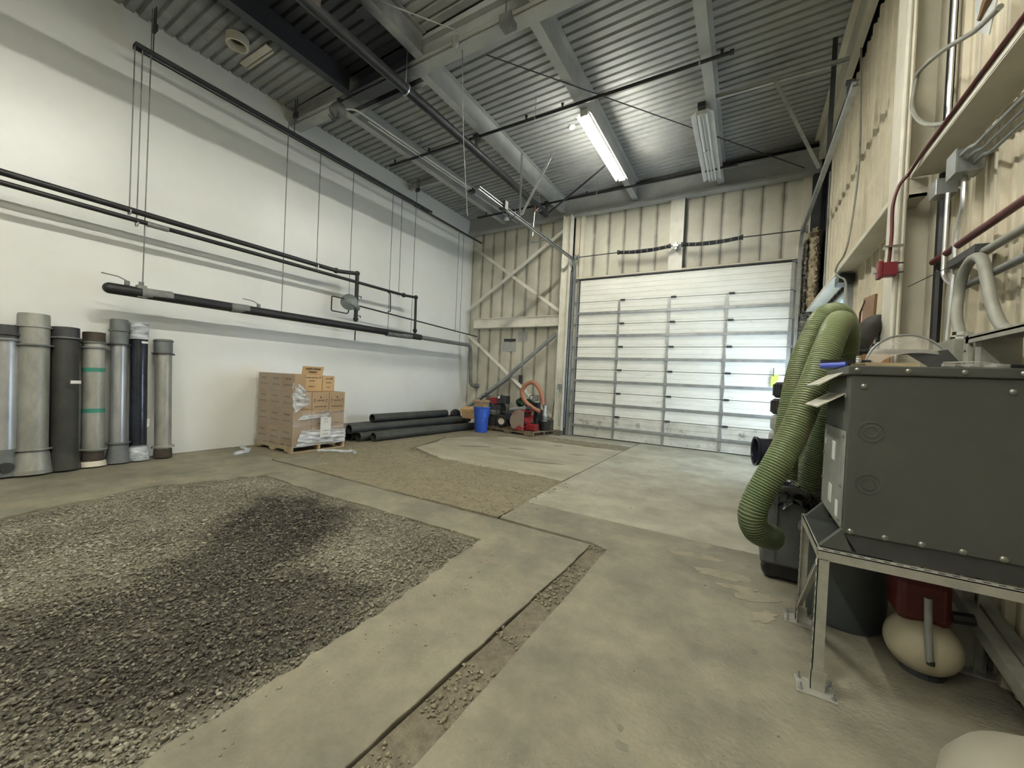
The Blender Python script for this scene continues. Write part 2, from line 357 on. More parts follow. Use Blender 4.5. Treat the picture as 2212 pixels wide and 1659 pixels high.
# wet stain outline on the gravel
WET = [(-4.3, 1.95), (-4.55, 2.5), (-4.25, 2.9), (-3.5, 2.97), (-3.25, 2.5), (-3.0, 2.1), (-2.85, 1.75), (-2.6, 1.9), (-2.05, 1.85), (-1.85, 1.3), (-1.85, .75),
       (-2.05, .42), (-2.55, .2), (-3.3, .15), (-3.5, .5), (-3.45, .9), (-3.8, 1.45), (-4.2, 1.6)]
def sdist(X, Y, poly):
    d = np.full(X.shape, 1e9); ins = np.zeros(X.shape, bool); n = len(poly)
    for i in range(n):
        x1, y1 = poly[i]; x2, y2 = poly[(i+1) % n]; ex, ey = x2-x1, y2-y1
        t = np.clip(((X-x1)*ex+(Y-y1)*ey)/(ex*ex+ey*ey), 0, 1)
        d = np.minimum(d, np.hypot(X-(x1+t*ex), Y-(y1+t*ey)))
        ins ^= ((y1 > Y) != (y2 > Y)) & (X < ex*(Y-y1)/(ey if ey else 1e-9)+x1)
    return np.where(ins, d, -d)
def lump(X, Y):
    return .12*np.sin(3.1*X+1.3*Y)*np.sin(2.3*Y-1.7*X+1)+.06*np.sin(9*X+2)*np.sin(8*Y+.5*X)+.03*np.sin(23*X+5*Y)*np.sin(19*Y)
def wetness(X, Y): return np.clip((sdist(X, Y, WET)+lump(X, Y)+.08)/.30, 0, 1)*np.clip(.84+.3*np.clip((Y-1.6)/.8, 0, 1)+.25*lump(X*2, Y*2), 0, 1)
def gravel_mat(name, dry1, dry2, wet1, wet2):
    m = bpy.data.materials.new(name); m.use_nodes = True; nt = m.node_tree; L = nt.links; b = nt.nodes['Principled BSDF']
    g = nd(nt, 'ShaderNodeNewGeometry'); a = nd(nt, 'ShaderNodeAttribute', attribute_name='wet')
    def mx(c1, c2):
        x = nd(nt, 'ShaderNodeMix', data_type='RGBA'); x.inputs[6].default_value = (*c1, 1); x.inputs[7].default_value = (*c2, 1); return x
    n = nd(nt, 'ShaderNodeTexNoise'); n.inputs['Scale'].default_value = 1.6; n.inputs['Detail'].default_value = 4; L.new(g.outputs['Position'], n.inputs['Vector'])
    ad = nd(nt, 'ShaderNodeMath', operation='MULTIPLY_ADD'); ad.inputs[1].default_value = .75; L.new(g.outputs['Random Per Island'], ad.inputs[0])
    sb = nd(nt, 'ShaderNodeMath', operation='MULTIPLY_ADD'); sb.inputs[1].default_value = 1.4; sb.inputs[2].default_value = -.6; L.new(n.outputs[0], sb.inputs[0]); L.new(sb.outputs[0], ad.inputs[2]); ad.use_clamp = True
    x1 = mx(dry1, dry2); x2 = mx(wet1, wet2); x3 = nd(nt, 'ShaderNodeMix', data_type='RGBA')
    pw = nd(nt, 'ShaderNodeMath', operation='POWER'); pw.inputs[1].default_value = 2.6; L.new(g.outputs['Random Per Island'], pw.inputs[0])
    L.new(ad.outputs[0], x1.inputs[0]); L.new(pw.outputs[0], x2.inputs[0]); L.new(a.outputs['Fac'], x3.inputs[0]); L.new(x1.outputs[2], x3.inputs[6]); L.new(x2.outputs[2], x3.inputs[7])
    L.new(x3.outputs[2], b.inputs['Base Color'])
    rr = nd(nt, 'ShaderNodeMapRange'); rr.inputs[3].default_value = .9; rr.inputs[4].default_value = .55; L.new(a.outputs['Fac'], rr.inputs[0]); L.new(rr.outputs[0], b.inputs['Roughness'])
    return m
M['stones'] = gravel_mat('gravel stones', (.12, .112, .085), (.32, .305, .235), (.020, .018, .013), (.22, .20, .15))
M['stones2'] = gravel_mat('dirt and gravel stones', (.15, .13, .085), (.28, .25, .17), (.03, .028, .02), (.1, .09, .07))
def stones(name, X, Y, Z, size, m, parent, rag=None):
    n = len(X); t = (1+5**.5)/2
    V = np.array([(-1, t, 0), (1, t, 0), (-1, -t, 0), (1, -t, 0), (0, -1, t), (0, 1, t), (0, -1, -t), (0, 1, -t), (t, 0, -1), (t, 0, 1), (-t, 0, -1), (-t, 0, 1)], float); V /= np.linalg.norm(V[0])
    F = np.array([(0, 11, 5), (0, 5, 1), (0, 1, 7), (0, 7, 10), (0, 10, 11), (1, 5, 9), (5, 11, 4), (11, 10, 2), (10, 7, 6), (7, 1, 8), (3, 9, 4), (3, 4, 2), (3, 2, 6), (3, 6, 8), (3, 8, 9), (4, 9, 5), (2, 4, 11), (6, 2, 10), (8, 6, 7), (9, 8, 1)])
    sc = np.stack([NR.uniform(.7, 1.35, n), NR.uniform(.55, 1.0, n), NR.uniform(.35, .7, n)], 1)*size[:, None]
    P = V[None]*(1+NR.uniform(-.22, .22, (n, 12, 1)))*sc[:, None, :]
    a = NR.uniform(0, 2*PI, n); b = NR.uniform(-.5, .5, n)
    ca, sa, cb, sb = np.cos(a), np.sin(a), np.cos(b), np.sin(b)
    y = P[..., 1]*cb[:, None]-P[..., 2]*sb[:, None]; z = P[..., 1]*sb[:, None]+P[..., 2]*cb[:, None]; x = P[..., 0]
    Q = np.stack([x*ca[:, None]-y*sa[:, None]+X[:, None], x*sa[:, None]+y*ca[:, None]+Y[:, None], z+Z[:, None]], -1).reshape(-1, 3)
    FF = (F[None]+12*np.arange(n)[:, None, None]).reshape(-1, 3)
    me = bpy.data.meshes.new(name); me.vertices.add(len(Q)); me.vertices.foreach_set('co', Q.ravel())
    me.loops.add(FF.size); me.loops.foreach_set('vertex_index', FF.ravel()); me.polygons.add(len(FF)); me.polygons.foreach_set('loop_start', np.arange(len(FF))*3)
    me.update(calc_edges=True); me.materials.append(M[m])
    at = me.attributes.new('wet', 'FLOAT', 'POINT'); at.data.foreach_set('value', np.repeat(wetness(X, Y), 12))
    o = bpy.data.objects.new(name, me); COL.objects.link(o)
    if parent is not None: o.parent = parent
    return o
# gravel pit
PIT = [(-5.78, -.6), (-1.84, -.6), (-1.81, .3), (-1.85, 1.5), (-2.0, 2.96), (-4.3, 2.9), (-5.5, 2.93), (-5.9, 1.95), (-5.6, .7)]
gx, gy = np.meshgrid(np.linspace(-5.95, -1.75, 90), np.linspace(-.7, 3.0, 80)); gz = -.022+.006*np.sin(5*gx)*np.cos(4*gy)+NR.uniform(-.003, .003, gx.shape)
gb = MB(); nx = gx.shape[1]; ny = gx.shape[0]
gb.v = [tuple(p) for p in np.stack([gx.ravel(), gy.ravel(), gz.ravel()], 1)]
gb.f = [(j*nx+i, j*nx+i+1, (j+1)*nx+i+1, (j+1)*nx+i) for j in range(ny-1) for i in range(nx-1)]; gb.mi = [0]*len(gb.f)
M['gravelbase'] = gravel_mat('gravel fines', (.13, .118, .085), (.18, .162, .118), (.026, .022, .015), (.042, .036, .024))
gp = gb.build('gravel_bed', 'gravelbase', recalc=False); tag(gp, 'rectangular pit of loose gravel with a dark wet patch, in the floor at front left', 'gravel', kind='stuff')
at = gp.data.attributes.new('wet', 'FLOAT', 'POINT'); at.data.foreach_set('value', wetness(gx.ravel(), gy.ravel()))
n = 82000; X = NR.uniform(-5.95, -1.78, n); Y = 3.0-3.3*NR.uniform(0, 1, n)**1.0
k = sdist(X, Y, PIT) > -.015*np.abs(NR.standard_normal(n)); thin = np.clip((X+6.1)/.5, .25, 1)*np.clip((3.15-Y)/.5, .45, 1); k &= NR.uniform(0, 1, n) < thin
X, Y = X[k], Y[k]; sz = NR.gamma(5, .00135, len(X)).clip(.003, .024)
so = stones('gravel_stones', X, Y, NR.uniform(-.02, -.006, len(X)), sz, 'stones', gp); tag(so, kind='stuff')
# second and third dirt strips, trench, stray stones
A2 = [(-6.3, 4.1), (-4.6, 4.0), (-3.9, 3.72), (-3.4, 3.62), (-2.2, 3.7), (-2.15, 5.3), (-4.5, 5.4), (-5.6, 5.6), (-6.2, 6.4)]
n = 16000; X = NR.uniform(-6.4, -1.9, n); Y = NR.uniform(3.5, 6.9, n); k = sdist(X, Y, A2) > -.10*np.abs(NR.standard_normal(n))+lump(X*2, Y*2)*.5; X, Y = X[k], Y[k]
d2 = MB().prism([(-7.9, 3.64), (-6.46, 3.55), (-6.3, 3.55), (-5.5, 3.55), (-4.6, 3.54), (-4.0, 3.54), (-3.4, 3.54), (-2.19, 3.56), (-2.21, 5.4), (-4.7, 5.42), (-5.6, 5.55), (-6.15, 7.4), (-5.15, 8.8), (-2.27, 8.87), (-2.27, 9.48), (-5.1, 9.43), (-7.9, 9.9)], -.05, -.003).build('dirt_bed', 'dirt')
tag(d2, 'brown dirt and gravel strip between the concrete slabs, running back to the black pipe pile', 'dirt', kind='stuff')
s2 = stones('gravel_stones', X, Y, NR.uniform(-.008, -.001, len(X)), NR.gamma(5, .0022, len(X)).clip(.004, .026), 'stones2', d2); tag(s2, kind='stuff')
n = 4200; X = NR.uniform(-6.5, -2.2, n); Y = NR.uniform(8.3, 9.5, n); k = (Y > 8.85-(X+2.2)*-.02)
X, Y = X[k], Y[k]; s3 = stones('gravel_stones', X, Y, NR.uniform(-.008, -.001, len(X)), NR.gamma(5, .0026, len(X)).clip(.005, .03), 'stones2', d2); tag(s3, kind='stuff')
tb = MB().prism([(-1.24, -.5), (-1.05, -.5), (-.99, .2), (-.97, 3.47), (-1.12, 3.52), (-3.0, 3.56), (-6.4, 3.60), (-6.4, 3.48), (-3.0, 3.485), (-1.14, 3.42), (-1.16, 2.0)], -.06, -.018).build('trench_fill', 'darkdirt')
tag(tb, 'narrow trench of dirt and pebbles between two slabs, bottom centre', 'dirt', kind='stuff')
n = 900; Y = NR.uniform(.2, 3.5, n); X = NR.uniform(-1.17, -1.0, n); cl = (np.sin(Y*5.3)+np.sin(Y*13+1) > -.2); X, Y = X[cl], Y[cl]
s4 = stones('pebbles', X, Y, np.full(len(X), -.013), NR.gamma(5, .0016, len(X)).clip(.003, .016), 'stones2', tb); tag(s4, kind='stuff')
n = 220; X = NR.uniform(-2.1, 1.0, n); Y = NR.uniform(.6, 6, n); X[:90] = -1.8+NR.uniform(0, .25, 90); Y[:90] = NR.uniform(.4, 3, 90)
s5 = stones('loose_pebbles', X, Y, np.full(n, .002), NR.gamma(4, .0012, n).clip(.002, .011), 'stones2', None)
tag(s5, 'loose pebbles and grit scattered over the concrete slabs', 'pebbles', kind='stuff')

# flaked screed, oil spots and a tyre ring on the right slabs
def blob_poly(cx_, cy_, rx_, ry_, n_=18, k=.35, a0=0):
    P = []
    for i in range(n_):
        a = 2*PI*i/n_; q = 1+k*(R.random()-.5)*2; x_, y_ = rx_*q*math.cos(a), ry_*q*math.sin(a); P.append((cx_+x_*math.cos(a0)-y_*math.sin(a0), cy_+x_*math.sin(a0)+y_*math.cos(a0)))
    return P
fk = MB()
for (a, b_, c, d, e) in ((.14, 3.30, .13, .07, .5), (.02, 3.38, .12, .05, .2), (.17, 3.05, .10, .05, .9), (-.10, 3.55, .20, .08, .1), (-.30, 3.80, .22, .06, .2)):
    fk.prism(blob_poly(a, b_, c, d, 22, .3, e), -.001, .0025)
tag(fk.build('screed_flakes', 'flake'), 'pale flaking screed peeling off the slab beside the grey cart', 'screed', kind='stuff')
sp_ = MB()
for (a, b_, c, d) in ((-.17, 4.07, .10, .035), (.03, 4.14, .07, .03), (.11, 2.61, .03, .018), (-.28, 2.13, .018, .012), (-.27, 2.28, .016, .012), (-.39, 1.70, .016, .02), (-.36, 1.62, .03, .02), (-2.9, 7.6, .16, .05), (-3.6, 8.3, .10, .04), (-4.1, 7.3, .2, .05), (-3.1, 6.4, .35, .06), (-4.9, 6.9, .3, .07)):
    sp_.prism(blob_poly(a, b_, c, d, 16, .25, R.random()), -.001, .0012)
tag(sp_.build('oil_spots', 'oil'), 'dark oil spots scattered on the concrete', 'stain', kind='stuff')
# ---- left wall, rear wall
wl = MB().box((XL-.25, YR-.1, -.3), (XL, YB+.1, 6.9)).build('wall_left', 'wallpaint'); tag(wl, kind='structure')
wr = MB().box((XL-.25, YR-.3, -.3), (XR+.5, YR, 7.2)).build('wall_rear', 'wallpaint'); tag(wr, kind='structure')
# ---- back wall with door opening
wb = MB().box((XL-.25, YB+.05, -.3), (-4.16, YB+.25, 7.0)).box((-4.16, YB+.05, 4.28), (.82, YB+.25, 7.0)).box((.82, YB+.05, -.3), (XR+.5, YB+.25, 7.0)).build('wall_back', 'dark'); tag(wb, kind='structure')
def panel_mesh(wd, z0, z1, depth=.022, n=6):
    b = MB(); pr = []
    for i in range(n+1):
        t = -1+2*i/n; pr.append((t*wd/2*.985, -depth*(1-abs(t)**3)))
    pr = [(-wd/2*.985, .02)]+pr+[(wd/2*.985, .02)]
    vs = [(x, y, z0) for x, y in pr]+[(x, y, z1) for x, y in pr]; m = len(pr)
    b.add(vs, [(i, i+1, m+i+1, m+i) for i in range(m-1)]+[tuple(range(m)), tuple(range(m, 2*m))]); return b
def panels_back(xs, z0, z1):
    wd = xs[1]-xs[0]; src = None
    for i in range(len(xs)-1):
        c = (xs[i]+xs[i+1])/2
        if src is None:
            b = panel_mesh(wd, z0, z1); b.xf(Matrix.Translation((c, YB+.03, 0))); src = b.build('panel', 'liner', wb, loc=(c, YB+.03, 0), smooth=True); c0 = c
        else: share('panel', src, wb, (c-c0, 0, 0))
panels_back([XL+.41*k for k in range(9)], 0, 6.08)
panels_back([-4.18+.41*k for k in range(7)], 4.33, 6.08)
panels_back([-1.46+.4*k for k in range(7)], 4.33, 6.08)
# ---- right wall
wrr = MB().box((XR+.06, YR, -.3), (XR+.3, -5.0, 7.2)).box((XR+.06, -5.0, -.3), (XR+.3, YB+.2, .95)).box((XR+.06, -5.0, 3.12), (XR+.3, YB+.2, 7.2)).box((XR+.06, -5.0, .95), (XR+.3, 7.12, 3.12)).box((XR+.06, 10.25, .95), (XR+.3, YB+.2, 3.12)).build('wall_right', 'dark')
tag(wrr, kind='structure')
def rpanel(z0, z1, wd=.3):
    h_ = wd/2-.006; prof = [(-h_, .03), (-h_, -.006), (-h_+.012, -.034), (-h_+.052, -.034), (-h_+.066, -.004)]
    for c in (-.02, .075): prof += [(c-.012, -.003), (c-.004, -.014), (c+.010, -.014), (c+.018, -.003)]
    prof += [(h_-.004, -.004), (h_, .03)]
    b = MB(); m = len(prof)
    vs = [(x, y, z0) for x, y in prof]+[(x, y, z1) for x, y in prof]
    b.add(vs, [(i, i+1, m+i+1, m+i) for i in range(m-1)]); return b
rotR = Matrix.Rotation(-PI/2, 4, 'Z')
def panels_right(y0, y1, z0, z1):
    src = None; y = y0
    while y < y1-.05:
        c = y+.15
        if src is None:
            b = rpanel(z0, z1); me_o = b.build('panel', 'liner_r', wrr, recalc=False); me_o.matrix_parent_inverse = Matrix(); me_o.location = (XR+.03, c, 0); me_o.rotation_euler = (0, 0, -PI/2); src = me_o
        else:
            o = src.copy(); COL.objects.link(o); o.location = (XR+.03, c, 0)
        y += .3
panels_right(-5.0, 7.0, 0, 6.22); panels_right(7.0, 9.2, 3.14, 6.22); panels_right(7.0, 10.2, 0, .95)
# daylight window in the right wall beyond the hoses: frosted strip above, clear panes below
wt = thing('window_1', (XR+.16, 7.12, .95), kind='structure')
f = MB()
for z0_, z1_ in ((.95, 1.0), (2.44, 2.50), (3.08, 3.12)): f.box((XR+.08, 7.12, z0_), (XR+.2, 10.25, z1_))
for y0_ in (7.12, 10.21): f.box((XR+.08, y0_, .95), (XR+.2, y0_+.04, 3.12))
f.build('window_frame', 'cream', wt)
for i in range(3):
    a = 7.16+3.05*i/3; c = 7.16+3.05*(i+1)/3
    MB().box((XR+.13, a+.01, 2.5), (XR+.137, c-.01, 3.08)).build('frosted_pane', 'glass', wt)
    MB().box((XR+.13, a+.01, 1.0), (XR+.134, c-.01, 2.44)).build('clear_pane', 'clearpane', wt)
    if i: MB().box((XR+.10, a-.015, 1.0), (XR+.18, a+.015, 3.08)).build('mullion', 'cream', wt)
# ---- ceiling: corrugated deck in lapped sheets running across the bay
ce = thing('ceiling', (-3.3, 2, 6.6), kind='structure')
src = None; pitch = .1524; per = 6; y = YR; k = 0
x0, x1 = XL+.001, XR+.1
while y < YB+.15:
    lap = .004 if k % 2 else 0
    if src is None:
        pr = []
        for j in range(per):
            a = j*pitch; pr += [(a, .0), (a+.098, .0), (a+.112, .038), (a+.138, .038)]
        pr += [(per*pitch+.02, 0)]
        b = MB(); m = len(pr); vs = []
        for (xx) in (x0, -3.3, x1): vs += [(xx, a, zdeck(xx)+c) for a, c in pr]
        b.add(vs, [(s_*m+i, s_*m+i+1, (s_+1)*m+i+1, (s_+1)*m+i) for s_ in range(2) for i in range(m-1)])
        o = b.build('deck_sheet', 'deck', None, recalc=False); o.parent = ce; o.matrix_parent_inverse = Matrix.Translation(-ce.location); o.location = (0, y, 0); src = o
    else:
        o = src.copy(); COL.objects.link(o); o.location = (0, y, lap)
    y += per*pitch; k += 1
MB().box((XL-.3, YR-.3, 6.95), (XR+.5, YB+.3, 7.05)).build('roof_board', 'dark', ce)
# ---- structural steel
def ibeam_y(name, x, y0, y1, zb, h, wf, label, m='steel', grp='roof purlins'):
    o = MB().box((x-wf/2, y0, zb), (x+wf/2, y1, zb+.012)).box((x-.006, y0, zb+.012), (x+.006, y1, zb+h-.012)).box((x-wf/2, y0, zb+h-.012), (x+wf/2, y1, zb+h)).build(name, m)
    return tag(o, label, 'beam', grp)
bx = [(-6.55, 'leftmost of the grey roof beams beyond the girder, nearest the white wall'), (-4.62, 'second grey roof beam from the white wall, beyond the girder'),
      (-2.64, 'grey roof beam carrying the lit fluorescent lamp'), (-.71, 'grey roof beam carrying the unlit fluorescent lamp')]
for x, lab in bx: ibeam_y('roof_beam', x, 4.62, 10.32, 6.19, zdeck(x)-6.19-.005, .145, lab)
for x, lab in [(-6.12, 'sooty black roof beam on the near side of the girder, left of the sprinkler main'), (-4.45, 'short grey roof beam on the near side of the girder, end on in the soot'), (-2.5, 'roof beam on the near side of the girder, in line with the lit lamp')]:
    ibeam_y('roof_beam', x, YR+.05, 4.38, 6.23, zdeck(x)-6.23-.005, .15, lab)
g = MB().box((XL, 4.40, 6.18), (XR-.02, 4.61, 6.20)).box((XL, 4.50, 6.20), (XR-.02, 4.512, 6.56)).prism([(XL, 6.54), (XR-.02, 6.54), (XR-.02, zdeck(XR)-.005), (XL, zdeck(XL)-.002)], 4.41, 4.60, plane='xz').build('girder', 'steel')
tag(g, 'deep grey cross girder under the roof deck, blackened by soot at its left end', 'girder')
tp = MB().tube([(-7.6, 4.39, 6.235), (.9, 4.39, 6.235)], .032, 10).build('girder_conduit', 'steel', smooth=True); tag(tp, 'round grey pipe running along the near bottom edge of the girder', 'pipe')
eb = MB().box((XL, 10.26, 6.10), (XR-.05, 10.275, 6.6)).box((XL, 10.19, 6.06), (XR-.05, 10.42, 6.12)).box((XL, 10.19, 6.52), (XR-.05, 10.36, 6.56)).build('end_beam', 'steel'); tag(eb, 'grey beam along the top of the end wall above the garage door', 'beam')
ev = MB().box((1.08, YR, 6.30), (1.18, 10.2, 6.76)).box((1.0, YR, 6.70), (1.18, 10.2, 6.74)).build('eave_beam', 'cream'); tag(ev, 'cream eave beam along the top of the ribbed right wall', 'beam')
# column at right with base bracket
cr = thing('steel_column', (1.08, 4.35, 0), 'tall cream steel column on the ribbed right wall beside the red alarm box', 'column')
MB().box((.98, 4.15, 0), (.998, 4.55, 6.18)).box((1.178, 4.15, 0), (1.196, 4.55, 6.18)).build('flange', 'cream', cr)
MB().box((.998, 4.32, 0), (1.178, 4.336, 6.18)).build('web', 'cream', cr)
MB().box((1.0, 4.10, 2.98), (1.10, 4.32, 3.0)).box((1.0, 4.10, 2.98), (1.10, 4.112, 3.115)).tube([(1.055, 4.095, 3.05), (1.055, 4.11, 3.05)], .012, 8).build('girt_clip', 'cream', cr)
# girts on the right wall: web flat, lips upright
def girt(y0, y1, label, z=3.12):
    o = MB().box((1.0, y0, z+.006), (1.20, y1, z+.012)).box((1.0, y0, z), (1.006, y1, z+.055)).box((1.19, y0, z-.0), (1.196, y1, z+.055)).build('wall_girt', 'cream'); return tag(o, label, 'girt', 'right wall girts')
girt(-4.9, 4.10, 'near cream wall girt overhead at right, with the red conduit along its edge')
girt(4.6, 10.15, 'far cream wall girt running from the column over the strip window')
# left column, jamb and post on the back wall
cl = thing('steel_column', (-4.4, 10.28, 0), 'weathered white column standing left of the garage door on a masonry pier', 'column')
MB().box((-4.55, 10.10, .12), (-4.53, 10.30, 6.06)).box((-4.33, 10.10, .12), (-4.31, 10.30, 6.06)).build('flange', 'column', cl); MB().box((-4.53, 10.19, .12), (-4.33, 10.205, 6.06)).build('web', 'column', cl)
MB().box((-4.57, 10.0, -.004), (-4.29, 10.35, .12)).build('masonry_pier', 'concreteblock', cl, bevel=.01)
dj = MB().box((-4.28, 10.36, 0), (-4.15, 10.46, 6.06)).box((-4.12, 10.33, 4.3), (-4.02, 10.44, 6.06)).build('trim_1', 'cream'); tag(dj, kind='structure')
dj2 = MB().box((.80, 10.36, 0), (.92, 10.46, 4.6)).box((.86, 10.38, 4.3), (1.02, 10.46, 6.06)).build('trim_2', 'cream'); tag(dj2, kind='structure')
po = MB().box((-1.79, 10.33, 4.31), (-1.47, 10.345, 6.06)).box((-1.79, 10.345, 4.31), (-1.775, 10.44, 6.06)).box((-1.485, 10.345, 4.31), (-1.47, 10.44, 6.06)).build('wall_post', 'column'); tag(po, 'pale upright post on the end wall above the middle of the garage door', 'post')
MB().box((-1.462, 10.36, 4.31), (-1.445, 10.44, 6.06)).build('dark_gap_strip', 'dark', po)
# back-wall bracing
def angle_bar(name, a, b, w_, label, m='column', cat='brace', grp=None, t=.008, up=(0, 1, 0)):
    a = Vector(a); b = Vector(b); d = (b-a).normalized(); L_ = (b-a).length
    n = Vector(up); n = (n-d*n.dot(d)).normalized(); s = d.cross(n)
    mb = MB(); mt = Matrix(((d.x, s.x, n.x, a.x), (d.y, s.y, n.y, a.y), (d.z, s.z, n.z, a.z), (0, 0, 0, 1)))
    mb.box((0, -w_/2, 0), (L_, w_/2, t)).box((0, -w_/2, -w_*.7), (L_, -w_/2+t, 0)); mb.xf(mt)
    return tag(mb.build(name, m), label, cat, grp)
angle_bar('cross_brace', (-7.67, 10.16, 3.64), (-4.56, 10.16, 5.66), .10, 'pale diagonal brace rising left to right, upper half of the end wall bay', grp='end wall braces')
angle_bar('cross_brace', (-7.66, 10.24, 5.6), (-4.56, 10.24, 3.42), .08, 'pale diagonal brace falling left to right, upper half of the end wall bay', grp='end wall braces')
angle_bar('cross_brace', (-7.73, 10.24, 2.82), (-4.58, 10.24, .40), .075, 'thin diagonal brace falling left to right, lower half of the end wall bay', grp='end wall braces')
o = MB().tube([(-7.5, 10.1, .55), (-6.1, 10.12, 1.5), (-6.0, 10.12, 1.64), (-4.62, 10.12, 2.78)], [.07, .08, .06, .06], 10).box((-7.55, 10.15, .5), (-7.5, 10.2, .6)).build('round_brace', 'galv', smooth=True)
tag(o, 'thick grey diagonal tube brace rising left to right, lower half of the end wall bay', 'brace', 'end wall braces')
o = MB().box((-7.55, 10.24, 3.05), (-4.55, 10.26, 3.32)).box((-7.55, 10.20, 3.31), (-4.55, 10.42, 3.33)).box((-7.55, 10.20, 3.03), (-4.55, 10.42, 3.05)).build('wall_girt', 'column'); tag(o, 'level pale girt across the end wall between the upper and lower braces', 'girt')
o = MB().box((-6.57, 10.450, 2.32), (-6.08, 10.456, 2.60)).build('notice_sheet', 'paper'); tag(o, 'larger grey paper notice with a dark strip above, taped to the end wall', 'notice'); MB().box((-6.52, 10.450, 2.62), (-6.1, 10.456, 2.71)).build('dark_strip', 'dark', o)
o = MB().box((-6.02, 10.450, 2.62), (-5.7, 10.456, 2.93)).build('notice_sheet', 'paper'); tag(o, 'smaller plain grey paper notice taped to the end wall', 'notice')
o = MB().tube([(-5.72, 10.3, 5.95), (-5.78, 10.3, 1.6)], .006, 6).build('pull_chain', 'galv'); tag(o, 'thin door pull chain with a small dark switch box, on the end wall', 'chain'); MB().box((-5.83, 10.27, 1.34), (-5.73, 10.33, 1.6)).build('switch_box', 'dark', o)
# ---- garage door
gd = thing('door_1', (-1.67, 10.36, 0), kind='structure'); H = 4.28/7; DX0, DX1 = -4.15, .80
MB().box((-4.2, 10.41, -.04), (.86, 10.49, 4.32)).build('door_light_block', 'dark', gd)  # added backing board, stops daylight leaking through the section joints
def sec_mesh(x0_, x1_, z0_, z1_):
    pr = [(z0_+.003, 10.372)]
    for k in range(5):
        zz = z0_+(z1_-z0_)*(k+.5)/5
        pr += [(zz-.008, 10.340), (zz-.003, 10.348), (zz+.003, 10.348), (zz+.008, 10.340)]
    pr = [(z0_+.004, 10.36), (z0_+.010, 10.340)]+pr[1:]+[(z1_-.010, 10.340), (z1_-.004, 10.36), (z1_-.004, 10.39), (z0_+.004, 10.39)]
    return MB().prism([(b_, a_) for a_, b_ in pr], x0_, x1_, plane='yz')
for i in range(7):
    s_ = sec_mesh(DX0+.10, DX1-.07, i*H, (i+1)*H).build('door_section', 'doorlow' if i < 1 else 'door', gd)
    for ex in (DX0, DX1-.08): MB().box((ex+.01, 10.325, i*H+.006), (ex+.075, 10.385, (i+1)*H-.006)).build('end_stile', 'galv', gd)
    if i < 6:
        zm = (i+.54)*H-.03
        MB().box((DX0+.06, 10.30, zm-.032), (DX1-.05, 10.338, zm-.027)).box((DX0+.06, 10.296, zm-.032), (DX1-.05, 10.301, zm+.030)).box((DX0+.06, 10.30, zm+.026), (DX1-.05, 10.338, zm+.031)).build('strut', 'galv', gd)
        for sx in (-2.95, -1.71, -.46):
            z0_, z1_ = i*H, (i+1)*H; zc = (z0_+z1_)/2
            b = MB()
            for (za, zb_, w0, w1, e0, e1) in ((z0_+.01, zc, .05, .075, 0, .012*(R.random()-.3)), (zc, z1_-.01, .075, .04, .012*(R.random()-.3), 0)):
                vs = [(sx-w0/2+e0, 10.322, za), (sx+w0/2+e0, 10.322, za), (sx+w1/2+e1, 10.322, zb_), (sx-w1/2+e1, 10.322, zb_)]
                vs += [(x_, 10.339, z_) for x_, y_, z_ in vs]
                b.add(vs, [(0, 1, 2, 3), (7, 6, 5, 4), (0, 4, 5, 1), (1, 5, 6, 2), (2, 6, 7, 3), (3, 7, 4, 0)])
            b.build('centre_stile', 'galv', gd)
            MB().box((sx+.04, 10.30, z1_-.02), (sx+.15, 10.339, z1_+.025)).tube([(sx+.03, 10.305, z1_), (sx+.16, 10.305, z1_)], .011, 6).build('hinge', 'dark', gd)
    for ex in (DX0-.02, DX1-.02): MB().box((ex, 10.30, (i+1)*H-.03), (ex+.05, 10.345, (i+1)*H+.03)).tube([(ex-.05, 10.29, (i+1)*H), (ex+.09, 10.29, (i+1)*H)], .009, 6).build('roller_bracket', 'galv', gd)
MB().box((DX0+.02, 10.33, 0), (DX1-.02, 10.38, .02)).build('bottom_seal', 'black', gd)
hd = MB().box((DX0-.02, 10.30, 4.285), (DX1+.02, 10.37, 4.315)).box((DX0-.02, 10.36, 4.31), (DX1+.02, 10.44, 4.37)).build('trim_3', 'dark'); tag(hd, kind='structure')
hl = MB().box((DX0-.02, 10.335, 4.317), (DX1+.02, 10.358, 4.36)).build('trim_4', 'cream'); tag(hl, kind='structure')
# lift-handle cord and tag at the right edge
o = MB().box((.50, 10.28, 1.78), (.515, 10.30, 1.98)).build('door_handle_strap', 'dark'); tag(o, 'bright yellow green tag hanging on the right side of the garage door', 'tag'); MB().box((.47, 10.27, 1.58), (.56, 10.275, 1.8)).box((.52, 10.265, 1.7), (.60, 10.27, 1.84)).build('fluorescent_tag', 'hiviz', o)
